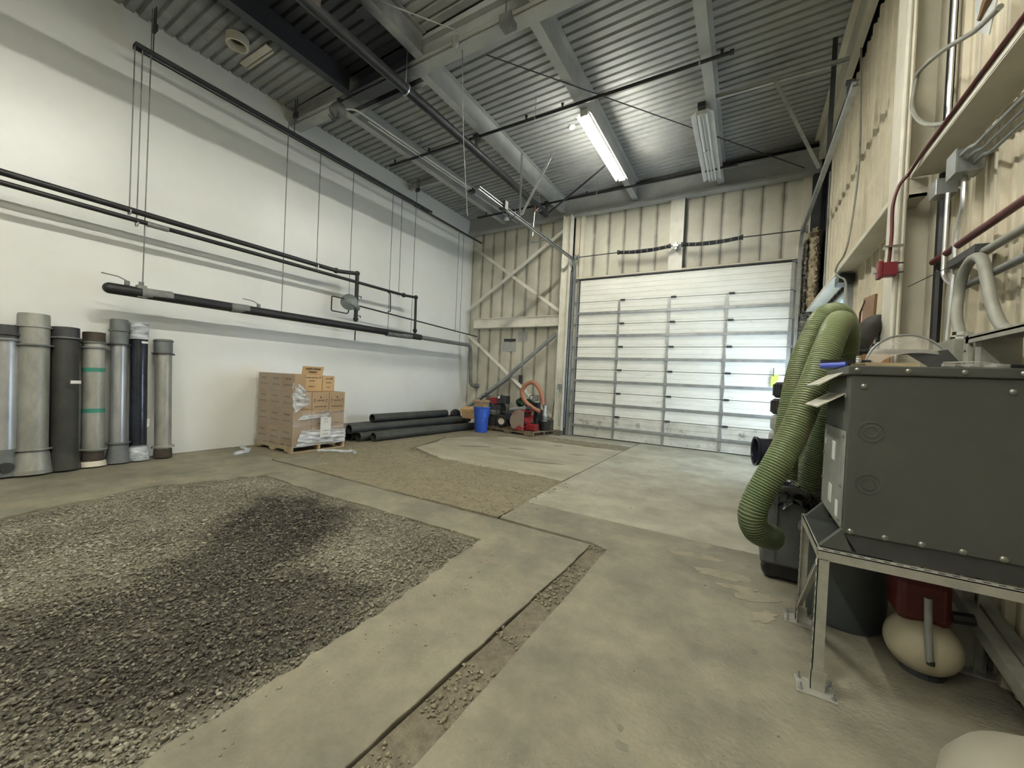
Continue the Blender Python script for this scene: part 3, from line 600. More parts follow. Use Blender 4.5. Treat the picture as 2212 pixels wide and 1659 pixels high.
# tracks
def door_track(x, ys, label):
    t = thing('door_track', (x, 10.2, 0), label, 'track', 'garage door tracks')
    rr = .33; pts = [(x, 10.27, .02), (x, 10.27, 4.81-rr)]+[(x, 10.27-rr+rr*math.cos(a), 4.81-rr+rr*math.sin(a)) for a in [PI/2*k/8 for k in range(1, 9)]]+[(x, ys, 4.79)]
    b = MB()
    P = [Vector(p) for p in pts]
    for off, hw in ((-.028, .006), (.028, .006)):
        vs = []; 
        for i, p in enumerate(P):
            tt = (P[min(i+1, len(P)-1)]-P[max(i-1, 0)]).normalized(); nn = Vector((0, tt.z, -tt.y))
            for sx in (-hw, hw): 
                for sn in (-.004, .004): vs.append(p+nn*off+Vector((sx*5, 0, 0))+nn*sn)
        fs = []
        for i in range(len(P)-1):
            a = i*4; c = a+4
            for (q, r_) in ((0, 1), (1, 3), (3, 2), (2, 0)): fs.append((a+q, a+r_, c+r_, c+q))
        b.add(vs, fs)
    b.tube([p+Vector((-.012, 0, 0)) for p in P], .020, 6)
    b.build('rail', 'galv', t)
    for z in (.6, 1.5, 2.4, 3.3, 4.2): MB().box((x-.02, 10.28, z), (x+.02, 10.42, z+.05)).build('wall_bracket', 'galv', t)
    return t
door_track(-4.21, 5.66, 'left garage door track: upright, bending and running level towards the camera')
door_track(.86, 5.45, 'right garage door track beside the torn insulation, running along the right wall')
o = MB().tube([(-4.19, 10.14, 0.05), (-4.17, 10.14, 4.7)], .004, 5).build('lift_cable', 'galv'); tag(o, 'thin lift cable beside the left edge of the garage door', 'cable')
# vertical galvanised jamb channel with punched back
o = MB().box((-4.285, 10.20, .02), (-4.235, 10.30, 4.55)).build('jamb_channel', 'dark'); tag(o, 'dark upright channel between the white column and the left door track', 'channel')
for (za, zb_) in ((.2, 4.5),):
    MB().tube([(-4.262, 10.18, za), (-4.258, 10.18, zb_)], .010, 6).build('chain_loop', 'galv', o)
# hangers of the tracks
angle_bar('track_hanger', (-4.22, 7.15, 4.83), (-4.24, 7.15, 6.19), .045, 'upright angle hanger holding the left door track from the roof', 'galv_bright', 'hanger', 'door track hangers', .006, up=(0, -1, 0))
angle_bar('track_hanger', (-4.20, 7.2, 4.92), (-3.62, 7.38, 6.19), .06, 'slanting angle hanger holding the left door track from the roof', 'galv_bright', 'hanger', 'door track hangers', .006, up=(0, -1, 0))
angle_bar('track_hanger', (.16, 7.17, 6.22), (.84, 7.85, 5.05), .05, 'slanting angle hanger above the right door track', 'galv', 'hanger', 'door track hangers', .006, up=(0, -1, 0))
angle_bar('track_hanger', (.88, 7.2, 6.6), (.88, 7.25, 4.9), .06, 'upright dark hanger above the right door track', 'dark', 'hanger', 'door track hangers', .006, up=(0, -1, 0))
o = MB().box((-.64, 7.18, 6.2), (1.05, 7.24, 6.205)).box((-.64, 7.18, 6.2), (1.05, 7.186, 6.26)).build('cross_angle', 'steel'); tag(o, 'level steel angle under the deck between the unlit lamp and the right wall', 'angle bar')
o = MB().box((.86, 5.95, 4.86), (.92, 6.02, 5.12)).tube([(.85, 5.98, 5.14), (.93, 5.98, 5.14)], .03, 8).build('hanging_bracket', 'dark'); tag(o, 'short black bracket with a bright roller on the right door track', 'bracket')
# torsion shaft and springs
ts = thing('torsion_shaft', (-1.6, 10.16, 4.87), 'thin torsion shaft spanning the top of the garage door between two drums', 'shaft')
MB().tube([(-4.12, 10.16, 4.87), (.88, 10.16, 4.87)], .013, 8).build('shaft', 'dark', ts)
for x in (-4.16, .86): MB().lathe([(.02, 0), (.085, 0), (.085, .02), (.06, .025), (.055, .09), (.085, .1), (.085, .12), (.02, .12)], (x-.02, 10.16, 4.87), (1, 0, 0), 16).build('cable_drum', 'galv', ts, smooth=True)
MB().box((-1.62, 10.15, 4.78), (-1.58, 10.34, 4.96)).box((-1.66, 10.13, 4.84), (-1.54, 10.2, 4.9)).build('centre_bracket', 'galv', ts)
def spring(x0_, x1_, sag, label):
    n_ = int((x1_-x0_)/.016); P = [(x0_+(x1_-x0_)*i/n_, 10.16, 4.872-sag*math.sin(PI*i/n_)) for i in range(n_+1)]
    rr = [.047 if i % 2 else .041 for i in range(n_+1)]
    o = MB().tube(P, rr, 12, mifn=lambda i: 1 if i % 9 == 0 else 0).build('torsion_spring', ['blackpipe', 'greypipe'])
    tag(o, label, 'spring', 'torsion springs')
    for e in (x0_, x1_): MB().cyl((e-.02, 10.16, 4.872), (e+.02, 10.16, 4.872), .058, 12).build('winding_cone', 'dark', o)
spring(-2.99, -1.74, .045, 'left black torsion spring above the garage door'); spring(-1.46, -.22, .045, 'right black torsion spring above the garage door')

# ================================================================= LEFT WALL PIPES
XP = -7.43
def pipe(name, pts, r, label, m='blackpipe', cat='pipe', grp=None, seg=12):
    return tag(MB().tube(pts, r, seg).build(name, m, smooth=True), label, cat, grp)
def elbow(pts, rad=.06, n=4):
    P = [Vector(p) for p in pts]; out = [P[0]]
    for i in range(1, len(P)-1):
        a = (P[i-1]-P[i]).normalized(); b = (P[i+1]-P[i]).normalized()
        for k in range(n+1):
            t = k/n; out.append((P[i]+a*rad)*(1-t)**2+P[i]*2*t*(1-t)+(P[i]+b*rad)*t*t)
    out.append(P[-1]); return out
p1 = pipe('gas_pipe', elbow([(XP, -6, 3.54), (XP, 5.25, 3.54), (XP, 5.72, 3.61), (XP, 5.73, 2.56)], .07), .041, 'upper black gas pipe on the left wall that drops through the regulator')
p2 = pipe('gas_pipe', elbow([(XP+.02, -6, 3.41), (XP+.02, 7.1, 3.42), (XP+.02, 7.5, 3.45), (XP+.02, 7.52, 2.53)], .07), .033, 'lower of the two black gas pipes, dropping further back on the left wall')
for o_, pts in ((p1, [(XP, 5.72, 3.61), (XP, 5.73, 2.62), (XP, 5.20, 3.54)]), (p2, [(XP+.02, 7.5, 3.45), (XP+.02, 7.52, 2.6), (XP+.02, 7.08, 3.42)])):
    for q in pts: MB().ball(q, .058, 10, 6).build('fitting', 'blackpipe', o_, smooth=True)
MB().tube([(XP+.02, 2.18, 3.41), (XP+.02, 2.42, 3.41)], .038, 10).build('coupling', 'greypipe', p2)
mh = thing('manifold_pipe', (XP, 5, 2.44), 'thick dark manifold pipe on the left wall with small lever valves on top', 'pipe')
MB().tube([(XP, 1.80, 2.425), (XP, 1.83, 2.425), (XP, 7.75, 2.45)], [.04, .075, .075], 16).build('pipe_body', 'blackpipe', mh, smooth=True)
MB().ball((XP, 1.83, 2.425), .075, 14, 8).build('end_cap', 'blackpipe', mh, smooth=True)
for a, b_ in ((2.15, 2.5), (3.28, 3.55), (6.6, 7.4)): MB().tube([(XP, a, 2.427), (XP, b_, 2.44)], .0775, 16).build('bare_patch', 'greypipe', mh, smooth=True)
MB().box((XP-.05, 2.10, 2.36), (XP+.05, 2.2, 2.53)).tube([(XP, 2.15, 2.5), (XP, 2.15, 2.58)], .03, 8).build('branch_tee', 'greypipe', mh)
for yv in (2.0, 3.72): 
    v_ = MB().tube([(XP, yv, 2.50), (XP, yv, 2.56)], .03, 8).tube([(XP, yv, 2.56), (XP+.01, yv-.10, 2.60), (XP+.01, yv-.26, 2.61)], .008, 6).build('lever_valve', 'greypipe', mh)
dr = pipe('drain_pipe', elbow([(XP, 7.75, 2.45), (XP, 9.95, 2.46), (XP, 10.06, 1.22), (XP, 10.42, 1.20)], .14, 6), .055, 'pale grey continuation of the manifold, turning down and into the end wall', 'greypipe')
MB().tube([(XP, 10.3, 1.20), (XP, 10.44, 1.20)], .075, 12).build('wall_collar', 'greypipe', dr)
# regulator
rg = thing('gas_regulator', (XP+.03, 5.62, 2.93), 'round grey green gas regulator on the left wall between the black pipes', 'regulator')
MB().lathe([(.02, -.07), (.09, -.065), (.15, -.03), (.175, -.012), (.175, .012), (.15, .03), (.07, .09), (.03, .10)], (XP+.02, 5.53, 2.95), (.75, -.65, .1), 22).build('diaphragm_case', 'castgreen', rg, smooth=True)
MB().tube([(XP+.08, 5.50, 2.93), (XP+.1, 5.62, 2.88), (XP, 5.73, 2.86)], [.05, .06, .055], 10).ball((XP, 5.73, 2.87), .085, 12, 8).build('valve_body', 'castgreen', rg, smooth=True)
MB().tube(elbow([(XP, 5.5, 3.0), (XP, 5.13, 3.0), (XP, 5.13, 2.70), (XP, 5.52, 2.70), (XP, 5.56, 2.82)], .03), .013, 8).build('sensing_loop', 'blackpipe', rg, smooth=True)
for z in (2.70, 3.13): MB().tube([(XP, 5.73, z), (XP+.01, 5.84, z), (XP+.01, 5.84, z-.04)], .012, 6).build('stop_valve', 'blackpipe', rg)
MB().tube([(XP, 5.73, 2.36), (XP, 5.73, 2.15)], .014, 8).build('drip_leg', 'blackpipe', rg)
pipe('small_pipe', [(XP-.05, 5.8, 2.93), (XP-.05, 10.35, 2.78)], .017, 'thin black pipe running back from the regulator to the end wall')
pipe('stub_pipe', elbow([(XP+.02, 6.55, 3.40), (XP+.02, 6.66, 3.36), (XP+.02, 6.68, 2.95), (XP+.02, 6.6, 2.92)], .03), .013, 'short hooked stub pipe hanging under the lower gas pipe', 'blackpipe')
# strut trapeze and hanger rods
us = thing('hanging_strut', (-7.5, 5, 5.83), 'long dark strut rail hung below the roof along the left wall', 'strut')
MB().box((-7.56, 2.0, 5.80), (-7.555, 8.0, 5.86)).box((-7.45, 2.0, 5.80), (-7.445, 8.0, 5.86)).box((-7.56, 2.0, 5.855), (-7.445, 8.0, 5.86)).build('channel', 'dark', us)
MB().box((-7.50, 2.1, 5.79), (-7.492, 7.6, 5.815)).build('rail_edge', 'galv', us)
MB().tube([(-7.52, 7.4, 5.80), (-7.52, 10.4, 5.79)], .03, 8).build('rear_bar', 'dark', us)
rods = [(2.0, 3.54, 5.8, 'leftmost, from the strut to the upper gas pipe'), (2.08, 3.41, 5.8, 'second left, from the strut to the lower gas pipe'), (2.17, 2.45, 6.45, 'long one from the roof to the valve end of the manifold'),
        (4.13, 2.47, 6.0, 'long one in front of the bright lamp reflection'), (4.78, 3.54, 5.8, 'ending on the upper gas pipe before its drop'), (5.55, 2.95, 5.8, 'just left of the regulator drop'),
        (6.66, 2.47, 5.8, 'ending on the manifold ring hanger'), (6.95, 3.43, 5.8, 'ending on the lower gas pipe before its drop'), (7.42, 2.48, 6.40, 'just left of the rear pipe drop'), (9.2, 2.85, 5.8, 'last but one before the end wall'), (9.42, 2.5, 5.8, 'last before the end wall')]
for yv, zb_, zt, lab in rods:
    o = MB().tube([(XP-.02, yv, zb_), (XP-.04, yv, zt)], .0075, 6).build('hanger_rod', 'greypipe'); tag(o, 'thin hanger rod, '+lab, 'rod', 'left wall hanger rods')
    MB().lathe([(.05, -.008), (.056, -.008), (.056, .008), (.05, .008)], (XP-.01, yv, zb_-.02), (0, 1, 0), 12, closed=True).build('ring_clamp', 'galv_bright', o)
for yv in (2.2, 4.25, 7.45):
    o = MB().box((XP-.1, yv-.02, 6.15), (XP+.02, yv+.02, 6.24)).tube([(XP-.06, yv, 6.2), (XP-.06, yv, 6.49)], .008, 6).tube([(XP+.0, yv, 6.2), (XP+.0, yv, 6.49)], .008, 6).tube([(XP-.06, yv, 6.2), (XP-.06, yv, 5.83)], .007, 6).build('rod_clamp', 'dark')
    tag(o, {2.2: 'dark beam clamp and twin rods above the near end of the strut', 4.25: 'dark beam clamp where the strut passes the girder', 7.45: 'dark beam clamp above the far end of the strut'}[yv], 'clamp', 'strut clamps')
# ================================================================= OVERHEAD
mp_ = thing('sprinkler_main', (-4.68, 6, 5.8), 'long thick black sprinkler main hung below the roof, running back from the sooty corner', 'pipe')
MB().tube([(-4.68, .5, 5.8), (-4.66, 9.25, 5.8)], .075, 18).build('pipe_body', 'blackpipe', mp_, smooth=True)
MB().tube([(-4.68, 9.0, 5.8), (-4.68, 9.27, 5.8)], .088, 16).build('end_coupling', 'blackpipe', mp_, smooth=True)
for yv in (4.32, 8.85):
    MB().lathe([(.082, -.012), (.09, -.012), (.09, .012), (.082, .012)], (-4.68, yv, 5.8), (0, 1, 0), 16, closed=True).tube([(-4.68, yv, 5.89), (-4.68, yv, 6.5)], .008, 6).build('clevis_hanger', 'galv_bright', mp_)
MB().box((-4.80, 2.72, 5.78), (-4.6, 2.86, 5.98)).box((-4.5, 2.7, 6.0), (-4.1, 2.95, 6.2), rot=Matrix.Rotation(.4, 3, 'Y')).build('rusty_bracket', 'rust', mp_)
def branch(y, x0_, x1_, label, heads):
    t = thing('sprinkler_branch', (x0_, y, 6.08), label, 'pipe', 'sprinkler branch pipes')
    MB().tube([(x0_, y, 6.08), (x1_, y, 6.10)], .026, 10).build('pipe_body', 'blackpipe', t, smooth=True)
    for x in heads:
        MB().tube([(x, y, 6.08), (x, y, 6.17)], .018, 8).tube([(x, y, 6.17), (x, y, 6.18)], .03, 8).build('sprinkler_head', 'dark', t)
    for x in (x0_+.9, (x0_+x1_)/2+.3, x1_-.4): MB().lathe([(.03, -.01), (.035, -.01), (.035, .01), (.03, .01)], (x, y, 6.09), (1, 0, 0), 10, closed=True).tube([(x, y, 6.12), (x, y, 6.48)], .006, 6).build('ring_hanger', 'galv', t)
    MB().cyl((x1_-.02, y, 6.10), (x1_+.03, y, 6.10), .036, 10).build('end_cap', 'dark', t)
    MB().tube([(-4.68, y, 5.87), (-4.68, y, 6.09)], .03, 8).box((-4.74, y-.05, 6.03), (-4.62, y+.05, 6.13)).build('riser', 'dark', t)
    return t
branch(6.16, -7.05, -.38, 'nearer black sprinkler branch pipe crossing under the roof beams', (-6.9, -5.9, -3.6, -2.9, -.5)); branch(9.3, -6.9, -.38, 'farther black sprinkler branch pipe, close to the end wall', (-6.6, -3.6, -.55))
pipe('sway_brace', [(-4.66, 9.35, 5.85), (-2.75, 8.56, 6.4)], .022, 'dark slanting brace pipe from the end of the sprinkler main up to the roof', 'dark')
pipe('brace_rod', [(-3.48, 4.72, 6.17), (.84, 10.15, 6.165)], .009, 'long thin diagonal rod under the deck crossing behind both lamps', 'dark', 'rod')
pipe('brace_rod', [(-4.9, 3.0, 6.42), (-3.78, 4.42, 6.40)], .009, 'short thin pale diagonal rod near the top edge beside the soot', 'steel', 'rod')
o = pipe('drop_cord', [(-3.77, 4.5, 6.4), (-3.66, 4.5, 4.9), (-3.52, 4.5, 3.75)], .006, 'thin cord dropping from the girder into mid air', 'greypipe', 'cord')
o = MB().lathe([(.0, 0), (.05, 0), (.05, .1), (.0, .1)], (-3.77, 4.36, 6.16), (0, 0, 1), 12).ball((-3.77, 4.36, 6.16), .05, 10, 6).build('pull_box', 'steel', smooth=True); tag(o, 'round pale conduit fitting on the girder above the hanging cord', 'fitting')
o = MB().box((-3.02, 4.33, 6.10), (-2.84, 4.5, 6.24)).tube([(-2.95, 4.38, 6.24), (-2.95, 4.38, 6.5)], .01, 6).tube([(-2.9, 4.4, 6.02), (-2.86, 4.4, 6.1)], .015, 6).build('junction_box', 'greypipe'); tag(o, 'grey junction box hung on the girder at the top edge', 'box')
# small valve drop by the left track
o = MB().tube(elbow([(-4.62, 8.75, 5.75), (-4.66, 8.6, 5.6), (-4.69, 8.6, 4.84), (-4.30, 8.6, 4.87)], .04), .014, 8).build('drain_drop', 'galv', smooth=True); tag(o, 'thin bent drain line with a valve dropping from the sprinkler main beside the left track', 'pipe')
MB().tube([(-4.69, 8.6, 4.86), (-4.69, 8.6, 5.0)], .024, 8).build('valve', 'chrome', o)
MB().tube([(-4.66, 8.6, 5.60), (-4.66, 8.6, 5.72)], .024, 8).build('union', 'darkred', o)
o = MB().lathe([(.09, -.006), (.1, -.006), (.1, .006), (.09, .006)], (-4.2, 6.8, 4.78), (.2, 1, 0), 14, closed=True).box((-4.28, 6.45, 4.74), (-4.14, 6.55, 4.9)).build('track_clamp', 'dark'); tag(o, 'dark loop clamp around the left door track near its front end', 'clamp')
o = MB().lathe([(.001, 0), (.05, 0), (.07, .02), (.07, .045), (.001, .045)], (-3.27, 7.44, 6.59), (0, 0, 1), 18).build('smoke_detector', 'fixture', smooth=True); tag(o, 'small round white detector on the deck left of the lit lamp', 'detector')
# conduit with boxes on the left beams
cb = thing('lighting_conduit', (-6.3, 6, 6.15), 'pale conduit running under the leftmost roof beam to a small junction box', 'conduit')
MB().tube(sm([(-6.32, 4.30, 6.0), (-6.25, 4.45, 6.06), (-6.18, 4.60, 6.10), (-6.18, 4.9, 6.12)], 5)+[(-6.10, 7.9, 6.15)], .016, 8).build('upper_tube', 'fixture', cb, smooth=True)
MB().tube([(-6.24, 4.9, 6.10), (-6.16, 7.9, 6.13)], .013, 8).build('lower_tube', 'fixture', cb, smooth=True)
MB().box((-6.19, 7.9, 6.07), (-6.06, 8.02, 6.17)).build('junction_box', 'dark', cb); MB().tube([(-6.14, 8.0, 6.12), (-6.08, 10.2, 6.13)], .022, 8).build('far_tube', 'steel', cb)
MB().lathe([(.0, 0), (.07, 0), (.08, .05), (.05, .09), (0, .09)], (-6.1, 9.6, 6.0), (0, 0, 1), 14).build('round_cap', 'fixture', cb, smooth=True)
hm = thing('alarm_horn', (-6.3, 4.34, 5.95), 'dark round motor or horn hung below the girder by pale flexible conduit', 'motor')
MB().lathe([(.02, -.10), (.12, -.10), (.13, -.05), (.13, .06), (.10, .10), (.02, .12)], (-6.33, 4.33, 5.97), (.3, -.5, -.75), 18).build('motor_body', 'greypipe', hm, smooth=True)
for k in range(5):
    a = k*PI*2/5; MB().tube([(-6.33+.12*math.cos(a), 4.27+.08*math.sin(a), 5.88), (-6.31+.05*math.cos(a), 4.26, 5.78)], .008, 6).build('guard_wire', 'dark', hm)
MB().box((-6.36, 4.32, 6.05), (-6.3, 4.38, 6.2)).build('bracket', 'dark', hm)
vc = MB().lathe([(.125, 0), (.15, 0), (.155, .05), (.15, .13), (.125, .13), (.12, .05)], (-6.98, 3.03, 6.38), (0, 0, 1), 24, closed=True).build('vent_collar', 'cream', smooth=True); tag(vc, 'round pale vent collar in the deck beside the soot stain', 'vent')
MB().cyl((-6.98, 3.03, 6.49), (-6.98, 3.03, 6.505), .124, 20).build('duct_inside', 'dark', vc)
pt = MB().box((-7.5, 3.30, 6.495), (-6.7, 3.40, 6.512)).box((-7.5, 3.42, 6.49), (-6.75, 3.45, 6.512)).build('patch_strip', 'cream'); tag(pt, 'pale metal strip with a dark gap across the deck beside the vent collar', 'strip')
bs = MB().box((-5.0, 3.62, 6.555), (-4.53, 3.80, 6.585)).build('patch_strip', 'steel'); tag(bs, 'pale flat strip under the sooty deck left of the short roof beam', 'strip')
b2 = MB().box((-6.5, 4.72, 6.20), (-4.7, 4.80, 6.30)).build('bridging_bar', 'steel'); tag(b2, 'pale bridging bar between the two left roof beams just beyond the girder', 'bar')
b3 = MB().box((-7.85, 7.5, 6.3), (-6.6, 7.6, 6.42)).build('bridging_bar', 'steel'); tag(b3, 'pale bridging bar from the left wall top to the leftmost roof beam', 'bar')

# lamps
def lamp(x, y0, z, lit, wings, label):
    t = thing('fluorescent_lamp', (x, y0+1.22, z), label, 'lamp', 'ceiling lamps')
    MB().box((x-.055, y0, z+.035), (x+.055, y0+2.44, z+.10)).build('housing', 'fixture', t)
    for e in (y0-.005, y0+2.43): MB().box((x-.07, e, z-.02), (x+.07, e+.015, z+.10)).build('end_plate', 'fixture', t)
    if lit:
        for s_ in (-1, 1): MB().prism([(x+s_*.088, z+.030), (x+s_*.092, z+.032), (x+s_*.136, z-.010), (x+s_*.132, z-.013)], y0, y0+2.44, plane='xz').build('reflector_wing', 'warmwing' if s_ > 0 else 'fixture', t)  # wings shaped to cut lamp light off the top of the wall
    if wings:
        for s_ in (-1, 1):
            MB().prism([(x+s_*.05, z+.08), (x+s_*.055, z+.085), (x+s_*.175, z-.005), (x+s_*.17, z-.012)], y0, y0+2.44, plane='xz').build('reflector_wing', 'fixture', t)
        pass
    if wings and not lit:
        MB().prism([(x-.02, z+.035), (x+.02, z+.035), (x+.006, z-.02), (x-.006, z-.02)], y0+.02, y0+2.42, plane='xz').build('centre_ridge', 'fixture', t)
    for dx in ((-.028, .028) if lit else (-.038, .038)):
        for k in (0, 1):
            a = y0+.03+1.2*k
            MB().tube([(x+dx*(1.6 if wings else 1), a, z), (x+dx*(1.6 if wings else 1), a+1.17, z)], .019, 10).build('tube', {'dim': 'dimtube', 'bright': 'boosttube'}.get(lit, 'littube') if lit else 'offtube', t, smooth=True)
    MB().box((x-.05, y0+1.21, z-.01), (x+.05, y0+1.235, z+.04)).build('lamp_holder', 'fixture', t)
    return t
lamp(-2.62, 6.45, 6.08, True, False, 'lit fluorescent strip lamp glowing under the roof')
ld = lamp(-.84, 7.24, 6.05, False, True, 'unlit fluorescent lamp with white reflector wings')
MB().box((-.90, 7.12, 6.10), (-.78, 7.23, 6.17)).build('black_clip', 'black', ld)
lamp(-2.62, .45, 6.08, 'bright', False, 'lit fluorescent strip lamp behind the camera on the near roof beam')
lamp(-2.62, -4.0, 6.08, True, False, 'unseen fill strip lamp added at the rear behind the camera')  # unseen rear lamp, added as fill
lamp(-.70, -.9, 6.08, 'dim', False, 'unseen fill strip lamp added behind the camera near the right wall')  # unseen lamp added to lift the near right wall and generator front
lamp(-.70, -5.0, 6.08, 'dim', False, 'rearmost unseen fill strip lamp added near the right wall')  # second unseen lamp, added to brighten the right side

# ================================================================= PIPES LEANING ON THE LEFT WALL
def standing(x, y, r, h, m, label, top, base, lean=.14, extra=None):
    """suction pipe leaning on the wall; top/base: list of (radius factor, z from-to, material)"""
    t = thing('standing_pipe', (x, y, 0), label, 'pipe', 'pipes leaning on the left wall')
    ax = Vector((-lean, 0, h)).normalized(); o0 = Vector((x, y, .012))
    def seg(a, b, f, f2, mm, nm):
        MB().tube([o0+ax*a, o0+ax*b], [r*f, r*f2], 24).build(nm, mm, t, smooth=True)
    seg(base, h-top, 1, 1, m, 'pipe_body')
    if extra: extra(t, o0, ax, r, h, seg)
    return t
def flange(t, o0, ax, r, z, m='collar', f=1.18, th=.018):
    MB().tube([o0+ax*z, o0+ax*(z+th)], r*f, 24).build('flange_ring', m, t, smooth=True)
def bolt(t, o0, ax, r, z, m='collar'):
    for s_ in (-1, 1): MB().tube([o0+ax*z+Vector((0, s_*r*1.1, 0)), o0+ax*z+Vector((0, s_*r*1.38, 0))], .014, 8).build('clamp_lug', m, t)
def e0(t, o, a, r, h, seg):
    seg(h-.16, h, 1.02, 1.02, 'dark', 'cap'); flange(t, o, a, r, h-.12, 'dark'); flange(t, o, a, r, h-.19, 'collar', 1.25); seg(0, .32, 1.1, 1.0, 'collar', 'base_sleeve'); MB().tube([o+a*.12+Vector((r*.9, 0, 0)), o+a*.12+Vector((r*1.25, .02, 0))], .06, 14).build('side_port', 'dark', t)
standing(-7.55, 1.0, .125, 1.80, 'pipeblue', 'short silver pipe cut off by the left picture edge, dark cap on top', .16, .3, extra=e0)
def e1(t, o, a, r, h, seg):
    seg(h-.40, h, .97, .97, 'pipelight', 'upper_sleeve'); flange(t, o, a, r, h-.17, 'pipelight', 1.12); flange(t, o, a, r, h-.40, 'collar', 1.26); bolt(t, o, a, r, h-.39); seg(.05, .27, 1.30, 1.06, 'pipelight', 'base_bell'); flange(t, o, a, r, 0, 'pipelight', 1.34, .05); flange(t, o, a, r, .29, 'pipelight', 1.26)
standing(-7.53, 1.22, .138, 1.97, 'pipelight', 'tallest and widest pale aluminium pipe with a flared base, second from the left edge', .02, .1, extra=e1)
def e2(t, o, a, r, h, seg):
    seg(h-.14, h, 1.02, 1.02, 'dark', 'cap'); flange(t, o, a, r, h-.15, 'collar', 1.2); seg(0, .22, 1.22, 1.06, 'pipeolive', 'base_sleeve'); flange(t, o, a, r, .38, 'pipeolive', 1.03); MB().box((o.x+r*.86, y_(o)+.01, 1.13), (o.x+r*1.03, y_(o)+.10, 1.17)).build('white_smear', 'label', t)
def y_(o): return o.y
standing(-7.54, 1.49, .128, 1.84, 'pipeolive', 'dark olive pipe with one white smear, between two pale aluminium pipes', .1, .1, extra=e2)
def e3(t, o, a, r, h, seg):
    seg(h-.14, h, 1.0, 1.0, 'rust', 'cap'); flange(t, o, a, r, h-.15, 'collar', 1.16); flange(t, o, a, r, h-.22, 'collar', 1.2); bolt(t, o, a, r, h-.21)
    for z in (.72, 1.27): seg(z, z+.055, 1.012, 1.012, 'tape', 'tape_band')
    flange(t, o, a, r, .22, 'pipelight', 1.28); seg(.05, .2, .98, .98, 'rust', 'rusty_neck'); seg(0, .07, 1.22, 1.15, 'cream', 'base_ring')
standing(-7.56, 1.76, .112, 1.81, 'pipelight', 'aluminium pipe marked with two bands of green tape', .14, .2, extra=e3)
def e4(t, o, a, r, h, seg):
    seg(h-.36, h, 1.12, 1.12, 'collar', 'grey_coupling'); seg(h-.14, h+.01, 1.02, 1.02, 'collar', 'cap'); flange(t, o, a, r, h-.16, 'collar', 1.3); flange(t, o, a, r, h-.36, 'dark', 1.4); seg(0, .26, 1.5, 1.15, 'collar', 'base_bell'); flange(t, o, a, r, .27, 'collar', 1.5)
standing(-7.60, 2.02, .088, 2.02, 'pipeblue', 'slim blue-sheened silver pipe with a stepped grey cap, left of the glossy black one', .3, .2, extra=e4)
def e5(t, o, a, r, h, seg):
    seg(h-.24, h+.005, 1.12, 1.10, 'wrapthick', 'top_wrap'); seg(h-.22, h, 1.02, 1.02, 'collar', 'cap'); seg(.0, .2, 1.35, 1.1, 'wrapthick', 'base_wrap'); seg(.01, .22, 1.1, 1.0, 'collar', 'base')
    MB().box((o.x+r*.55, o.y+r*.70, .5), (o.x+r*.72, o.y+r*.95, .62)).build('white_sticker', 'label', t); MB().box((o.x+r*.75, o.y-.03, 1.72), (o.x+r*.93, o.y+.04, 1.75)).build('white_sticker', 'label', t)
M['blackgloss'] = mat('glossy black wrapped pipe', (.010, .012, .020), (.02, .024, .04), 3, .15, bump=.3, bscale=12)
standing(-7.62, 2.24, .098, 2.01, 'blackgloss', 'glossy black pipe with both ends bound in clear plastic film', .05, .05, extra=e5)
def e6(t, o, a, r, h, seg):
    seg(h-.22, h, 1.08, 1.08, 'collar', 'grey_coupling'); flange(t, o, a, r, h-.03, 'collar', 1.2); flange(t, o, a, r, h-.23, 'dark', 1.25); bolt(t, o, a, r, h-.22); flange(t, o, a, r, .15, 'pipelight', 1.3, .03); bolt(t, o, a, r, .16); seg(0, .13, 1.12, 1.05, 'rust', 'rusty_foot')
standing(-7.62, 2.53, .102, 1.80, 'pipelight', 'silver pipe standing nearest the pallet of boxes, rusty foot', .2, .1, extra=e6)

# ================================================================= PALLET OF BOXES
def pallet(x0_, y0_, x1_, y1_, m, label, rot=0, n=7, h=.125):
    t = thing('pallet', (x0_, y0_, 0), label, 'pallet')
    L_ = x1_-x0_; W_ = y1_-y0_
    mt = Matrix.Translation((x0_, y0_, 0)) @ Matrix.Rotation(rot, 4, 'Z')
    def bx_(lo, hi, nm):
        b = MB().box(lo, hi); b.xf(mt); b.build(nm, m, t)
    for k in range(n):
        a = (L_-.10)*k/(n-1); bx_((a, 0, h-.018), (a+.095+R.random()*.01, W_, h), 'deck_board')
    for k in range(3):
        a = (W_-.04)*k/2; bx_((0, a, .02), (L_*.18, a+.04, h-.019), 'stringer'); bx_((L_*.18, a, .055), (L_*.42, a+.04, h-.019), 'stringer'); bx_((L_*.42, a, .02), (L_*.58, a+.04, h-.019), 'stringer'); bx_((L_*.58, a, .055), (L_*.82, a+.04, h-.019), 'stringer'); bx_((L_*.82, a, .02), (L_, a+.04, h-.019), 'stringer')
    for k in range(3):
        a = (L_-.1)*k/2; bx_((a, 0, .002), (a+.095, W_, .019), 'bottom_board')
    return t
pallet(-7.80, 3.93, -6.62, 4.97, 'newwood', 'pale wooden pallet under the wrapped stack of cardboard boxes')
BX0, BY0, BZ0 = -7.79, 3.95, .132; bw, bd, bh = .385, .335, .31
cols = ['wall end', 'middle', 'corner end']
layer = ['bottom layer', 'second layer', 'third layer', 'top layer']
